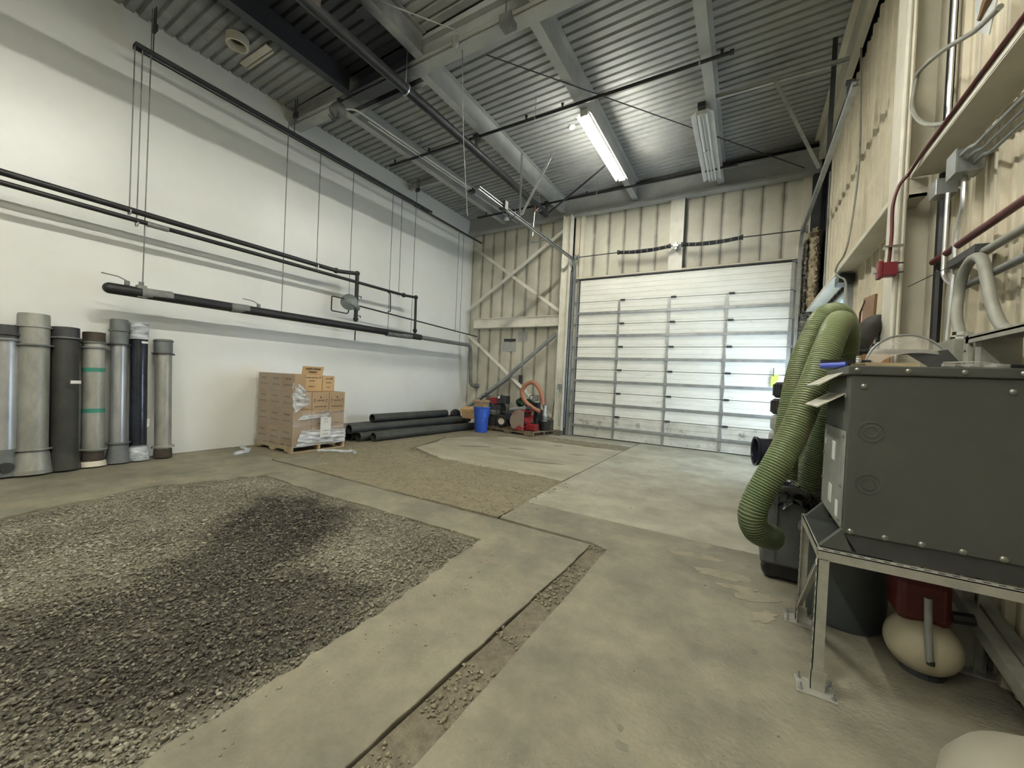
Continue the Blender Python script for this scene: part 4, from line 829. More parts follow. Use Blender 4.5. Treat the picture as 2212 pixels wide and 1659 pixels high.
def carton(x, y, z, sx, sy, sz, label, m='card', txt=None, face='+x'):
    t = thing('cardboard_box', (x+sx/2, y+sy/2, z), label, 'box', 'cartons on the pallet')
    MB().box((x+.003, y+.003, z+.001), (x+sx-.003, y+sy-.003, z+sz-.002)).build('carton', m, t, bevel=.004)
    if face in '+x' and txt:
        for s_, zz, sc_ in txt: text_mesh(s_, sc_, frame((x+sx-.001, y+sy/2, z+sz*zz), (0, 1, 0), (0, 0, 1)), t, bold=.0015)
        dr = MB(); cy, cz = y+sy*.5, z+sz*.80
    if face == '-y':
        for s_, zz, sc_ in (txt or []): text_mesh(s_, sc_, frame((x+sx/2, y+.001, z+sz*zz), (1, 0, 0), (0, 0, 1)), t, bold=.001)
    return t
def mark(t, x, y, z, s=.02, nx=True):
    """little drop-shaped emblem and arrows"""
    b = MB(); P = [(0, 1.1), (.8, -.5), (.45, -1), (-.45, -1), (-.8, -.5)]
    b.prism([(y+a*s, z+c*s) for a, c in P], x, x+.001, plane='yz'); return b.build('emblem', 'print', t)
def arrow(t, x, y, z, s=.035):
    b = MB().box((x, y-.004, z-s), (x+.001, y+.004, z+s*.4)).prism([(y-.014, z+s*.3), (y+.014, z+s*.3), (y, z+s)], x, x+.001, plane='yz'); return b.build('arrow', 'print', t)
for lz in range(4):
    for cx in range(3):
        if lz == 3 and False: continue
        z = BZ0+lz*bh; x = BX0+cx*bw
        tx = [('FRAGILE', .70, .045), ('PLASTIC BOTTLES', .35, .03)]
        hb = bh if lz < 3 else bh
        carton(x, BY0, z, bw, bd*(1 if lz < 3 else .62), hb, 'carton in the %s, %s of the pallet face towards the standing pipes' % (layer[lz], cols[cx]), 'card', tx, '-y')
for lz in range(3):
    for ry in (1, 2):
        z = BZ0+lz*bh; y = BY0+ry*bd
        lab = 'carton in the %s on the lamp-lit right face, %s' % (layer[lz], 'middle position' if ry == 1 else 'end nearest the black pipes')
        if lz == 2:
            t = carton(BX0+2*bw, y, z, bw, bd, bh, lab, 'card', [('LIQUORS', .5, .034), ('HANDLE WITH CARE', .14, .024)])
            mark(t, BX0+3*bw-.002, y+bd/2, z+bh*.70); arrow(t, BX0+3*bw-.002, y+.05, z+bh*.5); arrow(t, BX0+3*bw-.002, y+bd-.05, z+bh*.5)
        elif lz == 1:
            t = carton(BX0+2*bw, y, z, bw, bd, bh, lab, 'card', [('PLASTIC BOTTLES', .78, .027), ('THIS SIDE UP', .14, .02)]); mark(t, BX0+3*bw-.002, y+bd*.86, z+bh*.84)
        else: carton(BX0+2*bw, y, z, bw, bd, bh, lab, 'card')
for cx in range(2):
    for ry in (1, 2):
        carton(BX0+cx*bw, BY0+ry*bd, BZ0+2*bh, bw, bd, bh, 'third layer carton away from the right face, %s, %s' % ('against the wall' if cx == 0 else 'middle column', 'just behind the top row' if ry == 1 else 'at the far side'))
        b_ = carton(BX0+cx*bw, BY0+ry*bd, BZ0, bw, bd, bh*2, 'tall hidden carton under the third layer, %s, %s' % ('against the wall' if cx == 0 else 'middle column', 'near row' if ry == 1 else 'far row'))
# two tan cartons on top
z = BZ0+3*bh
t = carton(-7.28, 4.21, z, .40, .42, .31, 'open tan carton on top of the stack with its flap raised', 'cardlight', [('PLASTIC BOTTLES', .80, .03), ('CONTAINER', .62, .02), ('THIS SIDE UP', .28, .022)]); mark(t, -6.882, 4.21+.37, z+.26)
fm = MB().box((-6.884, 4.215, z+.31), (-6.879, 4.625, z+.46), rot=Matrix.Rotation(.25, 3, 'Y'), piv=(-6.88, 4.4, z+.31)).build('flap', 'cardlight', t)
text_mesh('PLASTIC BOTTLES', .036, Matrix.Translation((-6.846, 4.42, z+.41)) @ Matrix.Rotation(.25, 4, 'Y') @ frame((0, 0, 0), (0, 1, 0), (0, 0, 1)), t, bold=.002)
text_mesh('THIS SIDE UP', .028, Matrix.Translation((-6.860, 4.42, z+.355)) @ Matrix.Rotation(.25, 4, 'Y') @ frame((0, 0, 0), (0, 1, 0), (0, 0, 1)), t, bold=.002)
t = carton(-7.32, 4.66, z, .40, .26, .295, 'closed tan carton behind the open one on top of the stack', 'cardlight', [('BOTTLES', .80, .03), ('CONTENTS', .55, .022), ('LOT NO 1', .25, .02)]); mark(t, -6.922, 4.66+.20, z+.25)
# the film: a wrinkled sheet on the near face, a bunch at the corner, glossy bands on the right face
def sheet(P, nu, nv, amp, name, m, label, fn=None):
    """P: 4 corners; wrinkled grid"""
    a, b, c, d = [Vector(p) for p in P]; n_ = (b-a).cross(d-a).normalized(); mb = MB(); vs = []
    for j in range(nv+1):
        for i in range(nu+1):
            u, v = i/nu, j/nv; p = a.lerp(b, u).lerp(d.lerp(c, u), v)
            vs.append(p+n_*amp*(math.sin(9*u+5*v+3*math.sin(4*v))*.5+.5*math.sin(23*v+7*u+2*math.sin(5*u))+R.random()*.5))
    fs = [(j*(nu+1)+i, j*(nu+1)+i+1, (j+1)*(nu+1)+i+1, (j+1)*(nu+1)+i) for j in range(nv) for i in range(nu) if fn is None or fn(i/nu, j/nv)]
    mb.add(vs, fs); o = mb.build(name, m, recalc=False, smooth=True); return tag(o, label, 'plastic wrap', 'stretch wrap on the pallet load') if label else o
sheet([(-7.84, 3.925, .04), (-6.615, 3.925, .12), (-6.615, 3.925, 1.37), (-7.80, 3.925, 1.38)], 24, 26, .006, 'stretch_wrap', 'wrap', 'hazy film stretched over the near left face of the box stack')
sheet([(-6.60, 3.92, .10), (-6.60, 4.97, .10), (-6.60, 4.97, .72), (-6.60, 3.92, .72)], 24, 18, .007, 'stretch_wrap', 'wrap', 'clear film over the lower right face of the box stack')
sheet([(-6.585, 3.98, .12), (-6.585, 4.95, .12), (-6.58, 4.95, .36), (-6.585, 4.08, .40)], 20, 18, .014, 'stretch_wrap', 'wrapthick', 'shiny crumpled film bunched along the foot of the right face')
sheet([(-6.59, 4.0, .58), (-6.59, 4.55, .60), (-6.59, 4.6, .67), (-6.59, 4.1, .66)], 14, 7, .012, 'stretch_wrap', 'wrapthick', 'narrow shiny fold of film above the shipping label')
sheet([(-6.60, 3.93, .70), (-6.60, 4.22, .84), (-6.62, 4.22, 1.0), (-6.66, 3.93, 1.30)], 12, 18, .035, 'stretch_wrap', 'wrapthick', 'torn bunch of film at the near corner below the open carton')
o = MB().box((-6.572, 4.42, .24), (-6.569, 4.63, .60)).build('shipping_label', 'label'); tag(o, 'white shipping label stuck on the film of the box stack', 'label')
for s_, zz, sc_ in (('BOX', .57, .03), ('56   LBS', .52, .026), ('0200078', .30, .03), ('NET', .36, .018)): text_mesh(s_, sc_, frame((-6.568, 4.525, zz), (0, 1, 0), (0, 0, 1)), o)
o = MB().tube(sm([(-6.52, 4.35, .02), (-6.35, 4.5, .03), (-6.15, 4.62, .02), (-6.1, 4.75, .02), (-5.95, 4.7, .02)], 6), [.02+.014*R.random() for _ in range(25)], 8).build('film_strip', 'wrapthick', smooth=True); tag(o, 'twisted strip of torn film on the floor in front of the pallet', 'plastic wrap')
o = MB().tube(sm([(-7.75, 3.7, .02), (-7.5, 3.6, .03), (-7.35, 3.62, .02), (-7.2, 3.5, .02), (-7.15, 3.3, .02)], 6), [.025+.02*R.random() for _ in range(25)], 8).build('film_strip', 'wrapthick', smooth=True); tag(o, 'crumpled film scraps on the floor left of the pallet', 'plastic wrap')

# ================================================================= BLACK PIPE PILE
def hollow(y0_, y1_, x0_, x1_, z0_, r, label, z1_=None):
    a = Vector((x0_, y0_, z0_)); b = Vector((x1_, y1_, z0_ if z1_ is None else z1_)); L_ = (b-a).length
    o = MB().lathe([(r, 0), (r, L_), (r*.85, L_), (r*.85, 0)], a, (b-a), 20, closed=True).build('black_pipe', 'pilepipe', smooth=True)
    return tag(o, label, 'pipe', 'black pipes piled along the left wall')
M['pilepipe'] = mat('dusty black plastic pipe', (.025, .028, .027), (.055, .058, .052), 4, .5)
r = .098
hollow(5.78, 9.2, -6.76, -6.60, r-.004, r, 'front floor level black pipe of the pile, chalky scuff on it')
hollow(5.56, 9.3, -6.97, -6.97, r-.004, r, 'second floor level black pipe from the front')
hollow(5.50, 9.3, -7.18, -7.19, r-.004, r, 'third floor level black pipe from the front')
hollow(5.42, 7.6, -7.42, -7.44, r-.004, r, 'fourth floor level black pipe from the front, its end set back')
hollow(5.46, 8.0, -7.66, -7.67, r-.004, r, 'rearmost floor level black pipe, by the white wall')
hollow(5.40, 9.35, -7.06, -6.92, r+.162, r, 'upper black pipe resting in the front groove of the pile')
hollow(5.35, 9.35, -7.26, -7.28, r+.166, r, 'upper black pipe behind, open end beside its twin')
hollow(6.10, 8.6, -7.20, -7.16, r+.335, r, 'topmost short black pipe on the pile')
# ================================================================= CORNER CLUTTER
o = thing('trash_can', (-6.12, 8.85, 0), 'blue plastic trash can with torn cardboard in it', 'trash can')
MB().lathe([(.0, .002), (.16, .002), (.165, .02), (.19, .40), (.20, .405), (.20, .43), (.203, .43), (.225, .655), (.24, .66), (.24, .69), (.215, .69), (.17, .1), (.0, .1)], (-6.12, 8.85, 0), (0, 0, 1), 26).build('bin_body', 'blueplastic', o, smooth=True)
o = MB().box((-6.28, 8.72, .30), (-5.98, 8.98, .80)).build('torn_carton', 'card'); tag(o, 'torn brown carton stuffed in the blue trash can', 'box'); MB().box((-6.0, 8.70, .79), (-5.93, 8.95, .86), rot=Matrix.Rotation(.6, 3, 'Y')).box((-6.31, 8.7, .79), (-6.25, 8.95, .87), rot=Matrix.Rotation(-.5, 3, 'Y')).build('flap', 'card', o)
o = MB().box((-6.9, 8.95, .34), (-6.5, 9.3, .60), rot=Matrix.Rotation(.35, 3, 'Z') @ Matrix.Rotation(.2, 3, 'X')).build('torn_carton', 'cardlight'); tag(o, 'crumpled tan carton lying on the black pipe pile', 'box')
MB().box((-6.95, 8.9, .56), (-6.6, 9.15, .57), rot=Matrix.Rotation(.5, 3, 'X')).box((-6.7, 9.1, .56), (-6.4, 9.35, .57), rot=Matrix.Rotation(-.6, 3, 'Y')).build('flap', 'cardlight', o)
o = MB().lathe([(.0, 0), (.12, 0), (.14, .1), (.12, .2), (.0, .22)], (-7.22, 9.05, .40), (.8, -.5, 0), 16).build('round_bin', 'black', smooth=True); tag(o, 'round black plastic cap leaning beside the crumpled tan carton', 'cap')
sk = thing('equipment_skid', (-6.2, 9.6, 0), 'dark engine unit standing behind the blue trash can, tubular handles', 'machine')
MB().box((-6.42, 9.45, .1), (-6.08, 9.80, .42)).build('engine_block', 'dark', sk, bevel=.02); MB().box((-6.40, 9.42, .42), (-6.12, 9.75, .55)).build('air_box', 'greypipe', sk, bevel=.02)
MB().tube([(-6.25, 9.5, .002), (-6.25, 9.5, .1)], .05, 10).tube([(-6.25, 9.75, .002), (-6.25, 9.75, .1)], .05, 10).build('foot', 'dark', sk)
pallet(-6.38, 9.42, -4.62, 10.40, 'wood', 'weathered wooden pallet carrying the red snow blower', rot=-.19, n=9, h=.12)
def tyre(c, r_, w_, ax, name='tyre', m='rubber', hub='cream', par=None):
    o = MB().lathe([(r_*.55, -w_/2), (r_*.86, -w_/2), (r_*.97, -w_*.36), (r_, -w_*.2), (r_, w_*.2), (r_*.97, w_*.36), (r_*.86, w_/2), (r_*.55, w_/2)], c, ax, 28, closed=True).build(name, m, par, smooth=True)
    if hub: MB().lathe([(0.001, -w_*.2), (r_*.18, -w_*.2), (r_*.22, -w_*.36), (r_*.5, -w_*.30), (r_*.58, -w_*.42), (r_*.58, w_*.42), (r_*.001, w_*.3)], c, ax, 24).build('rim', hub, par, smooth=True)
    return o
sb_ = thing('snow_blower', (-5.4, 9.5, .12), 'red snow blower with open auger housing and a grey and black tyre', 'snow blower')
ax = Vector((.25, -1, 0)).normalized()
tyre((-5.82, 9.42, .29), .17, .13, ax, par=sb_); tyre((-5.72, 9.86, .29), .17, .13, ax, par=sb_)
hz = MB(); prof = [(.36*math.cos(a), .28+.27*math.sin(a)) for a in [PI*.98*k/12 for k in range(13)]]
def side(xc, yc, d, nm):
    P = [Vector((-.30, 0, 0))] 
HP = [(-4.98, .63), (-5.14, .67), (-5.28, .62), (-5.38, .48), (-5.41, .32), (-5.34, .17), (-5.22, .128), (-4.98, .125)]
MB().prism(HP, 9.155, 9.168, plane='xz').build('side_plate', 'fadedred', sb_)
MB().prism([(a+.02, c) for a, c in HP], 9.64, 9.652, plane='xz').build('side_plate', 'fadedred', sb_)
inner = [(-4.985, .615), (-5.13, .652), (-5.27, .605), (-5.365, .47), (-5.395, .32), (-5.33, .185), (-5.215, .143), (-4.985, .14)]
MB().prism(HP+inner[::-1], 9.168, 9.64, plane='xz').build('housing', 'red', sb_)
P = [(-5.05, 9.19+.42*i/60, .33) for i in range(61)]
MB().tube([P[0], P[-1]], .02, 8).tube([(-5.05+.12*math.cos(i*.42), 9.19+.42*i/60, .33+.12*math.sin(i*.42)) for i in range(61)], .022, 6).build('auger', 'red', sb_, smooth=True)
MB().box((-5.78, 9.48, .30), (-5.35, 9.80, .55)).build('engine', 'dark', sb_, bevel=.03); MB().box((-5.95, 9.5, .40), (-5.6, 9.72, .54)).build('fuel_tank', 'black', sb_, bevel=.02)
MB().tube([(-5.5, 9.3, .64), (-5.05, 9.4, .70)], [.055, .06], 14).build('discharge_chute', 'greypipe', sb_, smooth=True); MB().tube([(-5.05, 9.4, .70), (-4.93, 9.42, .71)], .062, 12).build('chute_cap', 'dark', sb_)
MB().tube([(-5.85, 9.45, .35), (-6.28, 9.25, 1.02), (-6.30, 9.25, 1.05)], .016, 8).tube([(-5.75, 9.75, .35), (-6.05, 9.72, 1.02)], .016, 8).tube([(-6.40, 9.22, .95), (-6.15, 9.30, .97)], .012, 6).build('handle_bar', 'dark', sb_)
mw = thing('mower_unit', (-5.3, 10.1, .12), 'green and black engine unit with hoop handle behind the snow blower', 'machine')
MB().box((-5.5, 10.0, .12), (-5.0, 10.3, .62)).build('frame_box', 'dark', mw, bevel=.02)
MB().lathe([(0.001, 0), (.10, 0), (.13, .04), (.12, .16), (.06, .2), (.001, .2)], (-5.62, 9.98, .78), (.7, -.3, .35), 16).build('green_shroud', 'green', mw, smooth=True)
MB().box((-5.38, 9.95, .70), (-5.20, 10.12, .92), rot=Matrix.Rotation(.25, 3, 'Y')).build('green_cover', 'green', mw, bevel=.02)
MB().tube(elbow([(-5.38, 10.05, .6), (-5.30, 10.05, 1.03), (-4.98, 10.05, 1.03), (-4.95, 10.05, .6)], .06), .013, 8).box((-5.22, 9.95, .68), (-5.0, 10.1, .84)).build('hoop_handle', 'dark', mw)
rd = thing('red_machine', (-6.25, 9.95, 0), 'dark red equipment with a round chrome gauge in the corner behind the trash can', 'machine')
MB().box((-6.6, 9.75, .002), (-6.1, 10.1, .72)).build('base_cabinet', 'dark', rd, bevel=.02); MB().box((-6.55, 9.72, .72), (-6.2, 10.05, .90)).build('red_cover', 'red', rd, bevel=.03)
MB().box((-6.2, 9.72, .74), (-5.92, 10.0, .98)).build('control_panel', 'dark', rd, bevel=.02); MB().lathe([(.001, 0), (.045, 0), (.045, .02), (.001, .02)], (-6.12, 9.70, .93), (0, -1, .2), 16).build('gauge', 'chrome', rd)
MB().tube([(-6.25, 9.9, .9), (-7.0, 9.9, .62)], [.02, .05], 8).build('boom', 'dark', rd)
rt = MB().box((-4.98, 9.28, .13), (-4.70, 9.5, .30)).build('gas_can', 'red', bevel=.02); tag(rt, 'small bright red fuel can on the pallet at the right of the snow blower', 'fuel can'); MB().tube([(-4.84, 9.4, .30), (-4.84, 9.4, .35)], .03, 10).build('cap', 'black', rt)
oh = MB().tube(resample(sm([(-4.80, 9.72, .62), (-5.0, 9.72, .70), (-5.28, 9.72, .88), (-5.40, 9.74, 1.12), (-5.28, 9.75, 1.34), (-5.06, 9.76, 1.40), (-4.86, 9.76, 1.22), (-4.76, 9.76, .98), (-4.74, 9.76, .82)], 8), .03), .058, 14).build('orange_hose', 'orangehose', smooth=True); tag(oh, 'faded orange hose bent into a loop above the snow blower', 'hose')
hf = thing('hydrant_fitting', (-4.70, 9.82, .35), 'stacked grey pipe fittings standing in the black bucket', 'fitting')
MB().lathe([(.001, .06), (.06, .06), (.07, .30), (.10, .33), (.10, .36), (.07, .38), (.085, .50), (.085, .56), (.055, .60), (.06, .80), (.001, .8)], (-4.70, 9.82, 0), (0, 0, 1), 18).build('fitting_body', 'galv', hf, smooth=True)
MB().lathe([(.001, 0), (.09, .01), (.09, .09), (.001, .1)], (-4.98, 9.80, .96), (0, -1, 0), 16).build('round_head', 'greypipe', hf, smooth=True)
bk = MB().lathe([(0.001, .002), (.13, .002), (.165, .34), (.18, .34), (.18, .37), (.15, .37), (.12, .03), (.001, .03)], (-4.68, 9.82, 0), (0, 0, 1), 24).build('bucket', 'black', smooth=True); tag(bk, 'black bucket at the right end of the weathered pallet', 'bucket')
o = MB().tube([(-4.70, 10.2, .0), (-4.60, 10.26, 1.15)], .013, 8).build('long_handle', 'yellow'); tag(o, 'thin yellow handle leaning beside the white column', 'handle')
o = MB().tube([(-4.66, 10.10, .0), (-4.60, 10.22, 1.0)], .013, 8).build('long_handle', 'wood'); tag(o, 'thin brown wooden handle leaning beside the yellow one', 'handle')
o = MB().box((-4.86, 10.05, -.004), (-4.62, 10.3, .10)).build('concrete_block', 'concreteblock', bevel=.01); tag(o, 'pale crumbling block on the floor between the bucket and the pier', 'block')
wc = MB().box((-4.44, 10.0, 1.25), (-4.36, 10.095, 1.40)).tube(elbow([(-4.40, 10.05, 1.25), (-4.38, 10.05, .25), (-4.34, 10.05, .25), (-4.33, 10.06, 1.2)], .02), .007, 6).build('switch_box', 'greypipe'); tag(wc, 'small switch box with a loop of cord on the white column', 'box')

# ================================================================= TORN INSULATION AT THE RIGHT CORNER
def lumpy(lo, hi, n_, amp, name, m, label, cat='insulation'):
    b = MB(); (x0_, y0_, z0_), (x1_, y1_, z1_) = lo, hi; nu, nv = n_
    vs = []
    for j in range(nv+1):
        for i in range(nu+1):
            a = i/nu; z_ = z0_+(z1_-z0_)*j/nv; x_ = x0_+(x1_-x0_)*a; y_ = y1_-(y1_-y0_)*math.sin(PI*min(1, a*1.0))**.6
            vs.append((x_+amp*(R.random()-.5), y_+amp*(R.random()-.5)*1.5, z_+amp*(R.random()-.5)))
    b.add(vs, [(j*(nu+1)+i, j*(nu+1)+i+1, (j+1)*(nu+1)+i+1, (j+1)*(nu+1)+i) for j in range(nv) for i in range(nu)])
    b.box((x0_, y1_-.01, z0_), (x1_, y1_+.03, z1_))
    return tag(b.build(name, m, smooth=True, recalc=False), label, cat)
lumpy((1.0, 10.05, 3.15), (1.22, 10.4, 4.85), (12, 60), .04, 'fibreglass_batt', 'insul', 'torn brown fibreglass insulation hanging right of the garage door')
lumpy((.93, 10.25, 3.1), (1.02, 10.4, 4.7), (5, 50), .05, 'vapour_barrier', 'rag', 'dark shredded vapour barrier between the door track and the brown insulation')
lumpy((.90, 10.0, 1.5), (1.2, 10.3, 3.14), (10, 50), .08, 'lint_heap', 'rag', 'grey shaggy torn insulation hanging below the brown batt beside the right track')
o = MB().box((1.03, 10.28, 4.75), (1.17, 10.34, 6.1)).build('corner_post', 'dark'); tag(o, 'dark corner post right of the garage door above the insulation', 'post')
for x_, yv in ((1.165, 9.28), (1.165, 8.9)):
    o = MB().tube([(x_, yv, 3.15), (x_, yv, 5.6)], .011, 6).build('wall_conduit', 'galv_bright' if yv > 9.1 else 'cream'); tag(o, 'thin bright vertical conduit at the far edge of the ribbed wall' if yv > 9.1 else 'thin cream vertical conduit on the far ribbed wall, nearer than the bright one', 'conduit', 'far right conduits')

# ================================================================= RIGHT WALL FITTINGS
def P_(name, pts, r_, m, label, cat='conduit', seg=8, grp=None): return tag(MB().tube(pts, r_, seg).build(name, m, smooth=True), label, cat, grp)
P_('conduit', [(.955, 4.13, 6.1), (.955, 4.13, 1.55)], .016, 'column', 'left of two pale vertical conduits on the front of the right column')
P_('conduit', [(.985, 4.13, 6.1), (.985, 4.13, 1.55)], .014, 'cream', 'right of two pale vertical conduits on the front of the right column')
P_('black_riser', [(1.17, 4.05, 3.1), (1.17, 4.05, 1.2)], .028, 'black', 'thick black vertical pipe between the right column and the wall', 'pipe')
P_('black_riser', [(1.17, 4.05, 6.1), (1.17, 4.05, 3.14)], .024, 'black', 'black vertical pipe above the girt beside a bright conduit', 'pipe')
P_('conduit', [(1.15, 3.97, 6.1), (1.15, 3.97, 3.25)], .014, 'galv_bright', 'bright conduit rising above the near girt')
al = thing('fire_alarm', (.90, 4.09, 2.43), 'red fire alarm box with a clear strobe on the right column', 'alarm')
MB().box((.868, 4.05, 2.385), (.95, 4.13, 2.49)).build('back_box', 'alarmred', al, bevel=.006); MB().box((.838, 4.05, 2.37), (.868, 4.13, 2.505)).build('alarm_cover', 'alarmred', al, bevel=.006)
MB().box((.815, 4.07, 2.415), (.838, 4.11, 2.445)).build('strobe_lens', 'acrylic', al, bevel=.004)
for z in (2.405, 2.475): MB().box((.95, 4.06, z), (.985, 4.075, z+.008)).build('mounting_clip', 'dark', al)
P_('red_conduit', sm([(.905, 4.09, 2.49), (.91, 4.08, 2.7), (.905, 4.07, 2.92), (.93, 4.06, 3.06), (.975, 4.04, 3.13)], 6)+[(.99, 3.8, 3.178), (.99, -1, 3.185)], .0115, 'darkred', 'dark red conduit rising from the alarm box and along the near girt edge')
o = MB().box((.87, 4.05, 2.60), (.93, 4.12, 2.615)).box((.93, 4.06, 2.60), (.985, 4.075, 2.62)).build('pipe_strap', 'chrome'); tag(o, 'bright metal strap holding the red conduit to the column', 'strap')
P_('red_pipe', [(1.13, 4.02, 2.45), (1.13, 1.0, 2.45)], .022, 'darkred', 'dark red sprinkler pipe running level along the right wall', 'pipe', 10)
jb = thing('junction_box', (1.12, 3.55, 2.9), 'upper grey junction box on the right wall where three conduits start', 'box')
MB().box((1.055, 3.47, 2.86), (1.175, 3.60, 3.0)).build('box_body', 'galv', jb, bevel=.004); MB().box((1.048, 3.465, 2.855), (1.056, 3.605, 3.005)).build('cover', 'galv', jb)
jb2 = MB().box((1.06, 3.80, 2.86), (1.17, 3.92, 2.97)).build('junction_box', 'galv', bevel=.004); tag(jb2, 'lower dark grey junction box beside the column clip', 'box')
for k, (a, b_) in enumerate((((1.07, 3.46, 2.955), (1.07, 1.2, 2.83)), ((1.10, 3.46, 2.93), (1.10, 1.2, 2.81)), ((1.13, 3.46, 2.90), (1.13, 1.2, 2.78)))):
    P_('conduit', sm([a, (a[0], a[1]-.1, a[2]-.005), (a[0], a[1]-.18, a[2]-.03), (a[0], a[1]-.3, a[2]-.035)], 4)+[b_], .011, 'galv', '%s of three conduits running forward from the upper junction box' % ('top', 'middle', 'bottom')[k])
P_('conduit', [(1.12, 3.80, 2.86), (1.12, 3.80, 2.42)]+sm([(1.12, 3.80, 2.40), (1.12, 3.79, 2.30), (1.13, 3.70, 2.22), (1.15, 3.62, 2.2)], 4), .0125, 'galv_bright', 'bright conduit hooking off the wall beside the black riser')
P_('conduit', sm([(1.12, 3.56, 2.86), (1.12, 3.56, 2.68), (1.12, 3.60, 2.6), (1.12, 3.63, 2.5), (1.12, 3.63, 2.3)], 4)+[(1.10, 3.62, 1.84)], .015, 'galv_bright', 'longer bright conduit with a kink, down to the grey box behind the generator')
P_('wall_pipe', [(1.12, 3.40, 2.30), (1.12, 1.0, 2.30)], .022, 'flexgrey', 'upper of two grey pipes running level along the right wall', 'pipe', 10)
P_('wall_pipe', [(1.12, 3.5, 2.15), (1.12, 1.0, 2.17)], .020, 'greypipe', 'lower of two grey pipes running level along the right wall', 'pipe', 10)
o = MB().box((1.08, 3.25, 2.30), (1.16, 3.62, 2.345)).build('strut_piece', 'dark'); tag(o, 'dark strut piece behind the top of the grey flexible conduit', 'strut')
P_('tie_wire', [(1.0, 4.0, 2.28), (1.08, 3.7, 2.31), (1.08, 3.35, 2.29)], .003, 'black', 'thin black tie wire stretched across the conduits', 'wire', 5)
fx = P_('flexible_conduit', resample(sm([(1.05, 3.27, 1.83), (1.06, 3.36, 1.95), (1.08, 3.42, 2.08), (1.08, 3.38, 2.2), (1.08, 3.28, 2.265), (1.08, 3.17, 2.24), (1.08, 3.10, 2.12), (1.08, 3.02, 1.95), (1.08, 2.90, 1.82), (1.08, 2.7, 1.78), (1.08, 2.4, 1.80)], 8), .02), .026, 'flexgrey', 'thick grey flexible conduit looping over behind the generator', 'conduit', 12)
gb_ = thing('electrical_box', (1.08, 3.3, 1.6), 'grey square electrical box on the wall behind the clear visor', 'box')
MB().box((.99, 3.16, 1.55), (1.17, 3.45, 1.80)).build('box_body', 'flexgrey', gb_, bevel=.004); MB().lathe([(.03, 0), (.042, 0), (.042, .02), (.034, .03), (.034, .05), (.03, .05)], (1.05, 3.27, 1.80), (0, 0, 1), 8).build('hub_nut', 'chrome', gb_)
br = MB().box((1.0, 3.02, 1.62), (1.02, 3.07, 1.82)).box((1.0, 1.6, 1.78), (1.16, 3.05, 1.79)).box((1.0, 1.6, 1.76), (1.008, 3.05, 1.80)).box((1.02, 2.94, 1.62), (1.16, 3.0, 1.78)).build('wall_bracket', 'dullgalv'); tag(br, 'grey slotted angle bracket on the wall at the right picture edge', 'bracket')
for z in (1.66, 1.72, 1.79): MB().cyl((.995, 3.045, z), (1.001, 3.045, z), .006, 8).build('bolt', 'dark', br)
P_('loop_cable', resample(sm([(1.0, 2.9, 3.42), (1.0, 3.15, 3.50), (1.0, 3.6, 3.72), (1.0, 4.02, 3.88), (1.0, 4.10, 3.84), (.99, 4.10, 3.66), (.99, 3.9, 3.44), (1.0, 3.65, 3.27), (1.05, 3.5, 3.20)], 8), .03), .0145, 'flexgrey', 'grey cable looping out over the right column above the girt', 'cable', 10)
sh = MB().add([(1.0, 3.0, 3.36), (1.0, 3.16, 3.5), (1.0, 3.2, 3.95), (1.02, 2.8, 3.95), (1.006, 3.0, 3.36), (1.006, 3.16, 3.5), (1.006, 3.2, 3.95), (1.026, 2.8, 3.95)], [(0, 1, 2, 3), (7, 6, 5, 4), (0, 4, 5, 1), (1, 5, 6, 2), (2, 6, 7, 3), (3, 7, 4, 0)]).build('sheet_offcut', 'sheetmetal'); tag(sh, 'pale sheet metal offcut hanging in the top right corner', 'sheet metal')
P_('rope_bundle', sm([(1.0, 3.1, 3.52), (1.0, 2.95, 3.58), (.99, 2.8, 3.66), (.98, 2.7, 3.72), (.98, 2.6, 3.80)], 5), [.015, .018, .024, .028, .022, .026, .03, .034, .03, .036, .032, .028, .03, .036, .03, .026, .03, .024, .02, .018, .014], 'brownboard', 'brown twisted rag bundle in the top right corner', 'rag', 8)
P_('far_cable', resample(sm([(1.14, 7.0, 6.2), (1.12, 6.6, 4.6), (1.06, 6.45, 3.7), (1.02, 6.5, 3.30), (.985, 6.75, 3.2), (.985, 6.9, 3.14), (.985, 6.6, 3.0), (.985, 6.2, 2.85), (.985, 6.05, 2.6), (.99, 5.9, 2.2)], 8), .05), .011, 'flexgrey', 'grey cable running down the far ribbed wall and around the far girt', 'cable', 8)
# black block standing in for the dark recess at the near end of window
o = MB().box((1.02, 6.85, 2.98), (1.19, 7.15, 3.10)).build('recess_block', 'black'); tag(o, 'black block for the dark recess under the far girt beside the strip window', 'box')
o = MB().box((1.12, 6.95, 1.0), (1.19, 7.10, 2.98)).build('window_post', 'galv'); tag(o, 'grey post at the near end of the strip window', 'post')
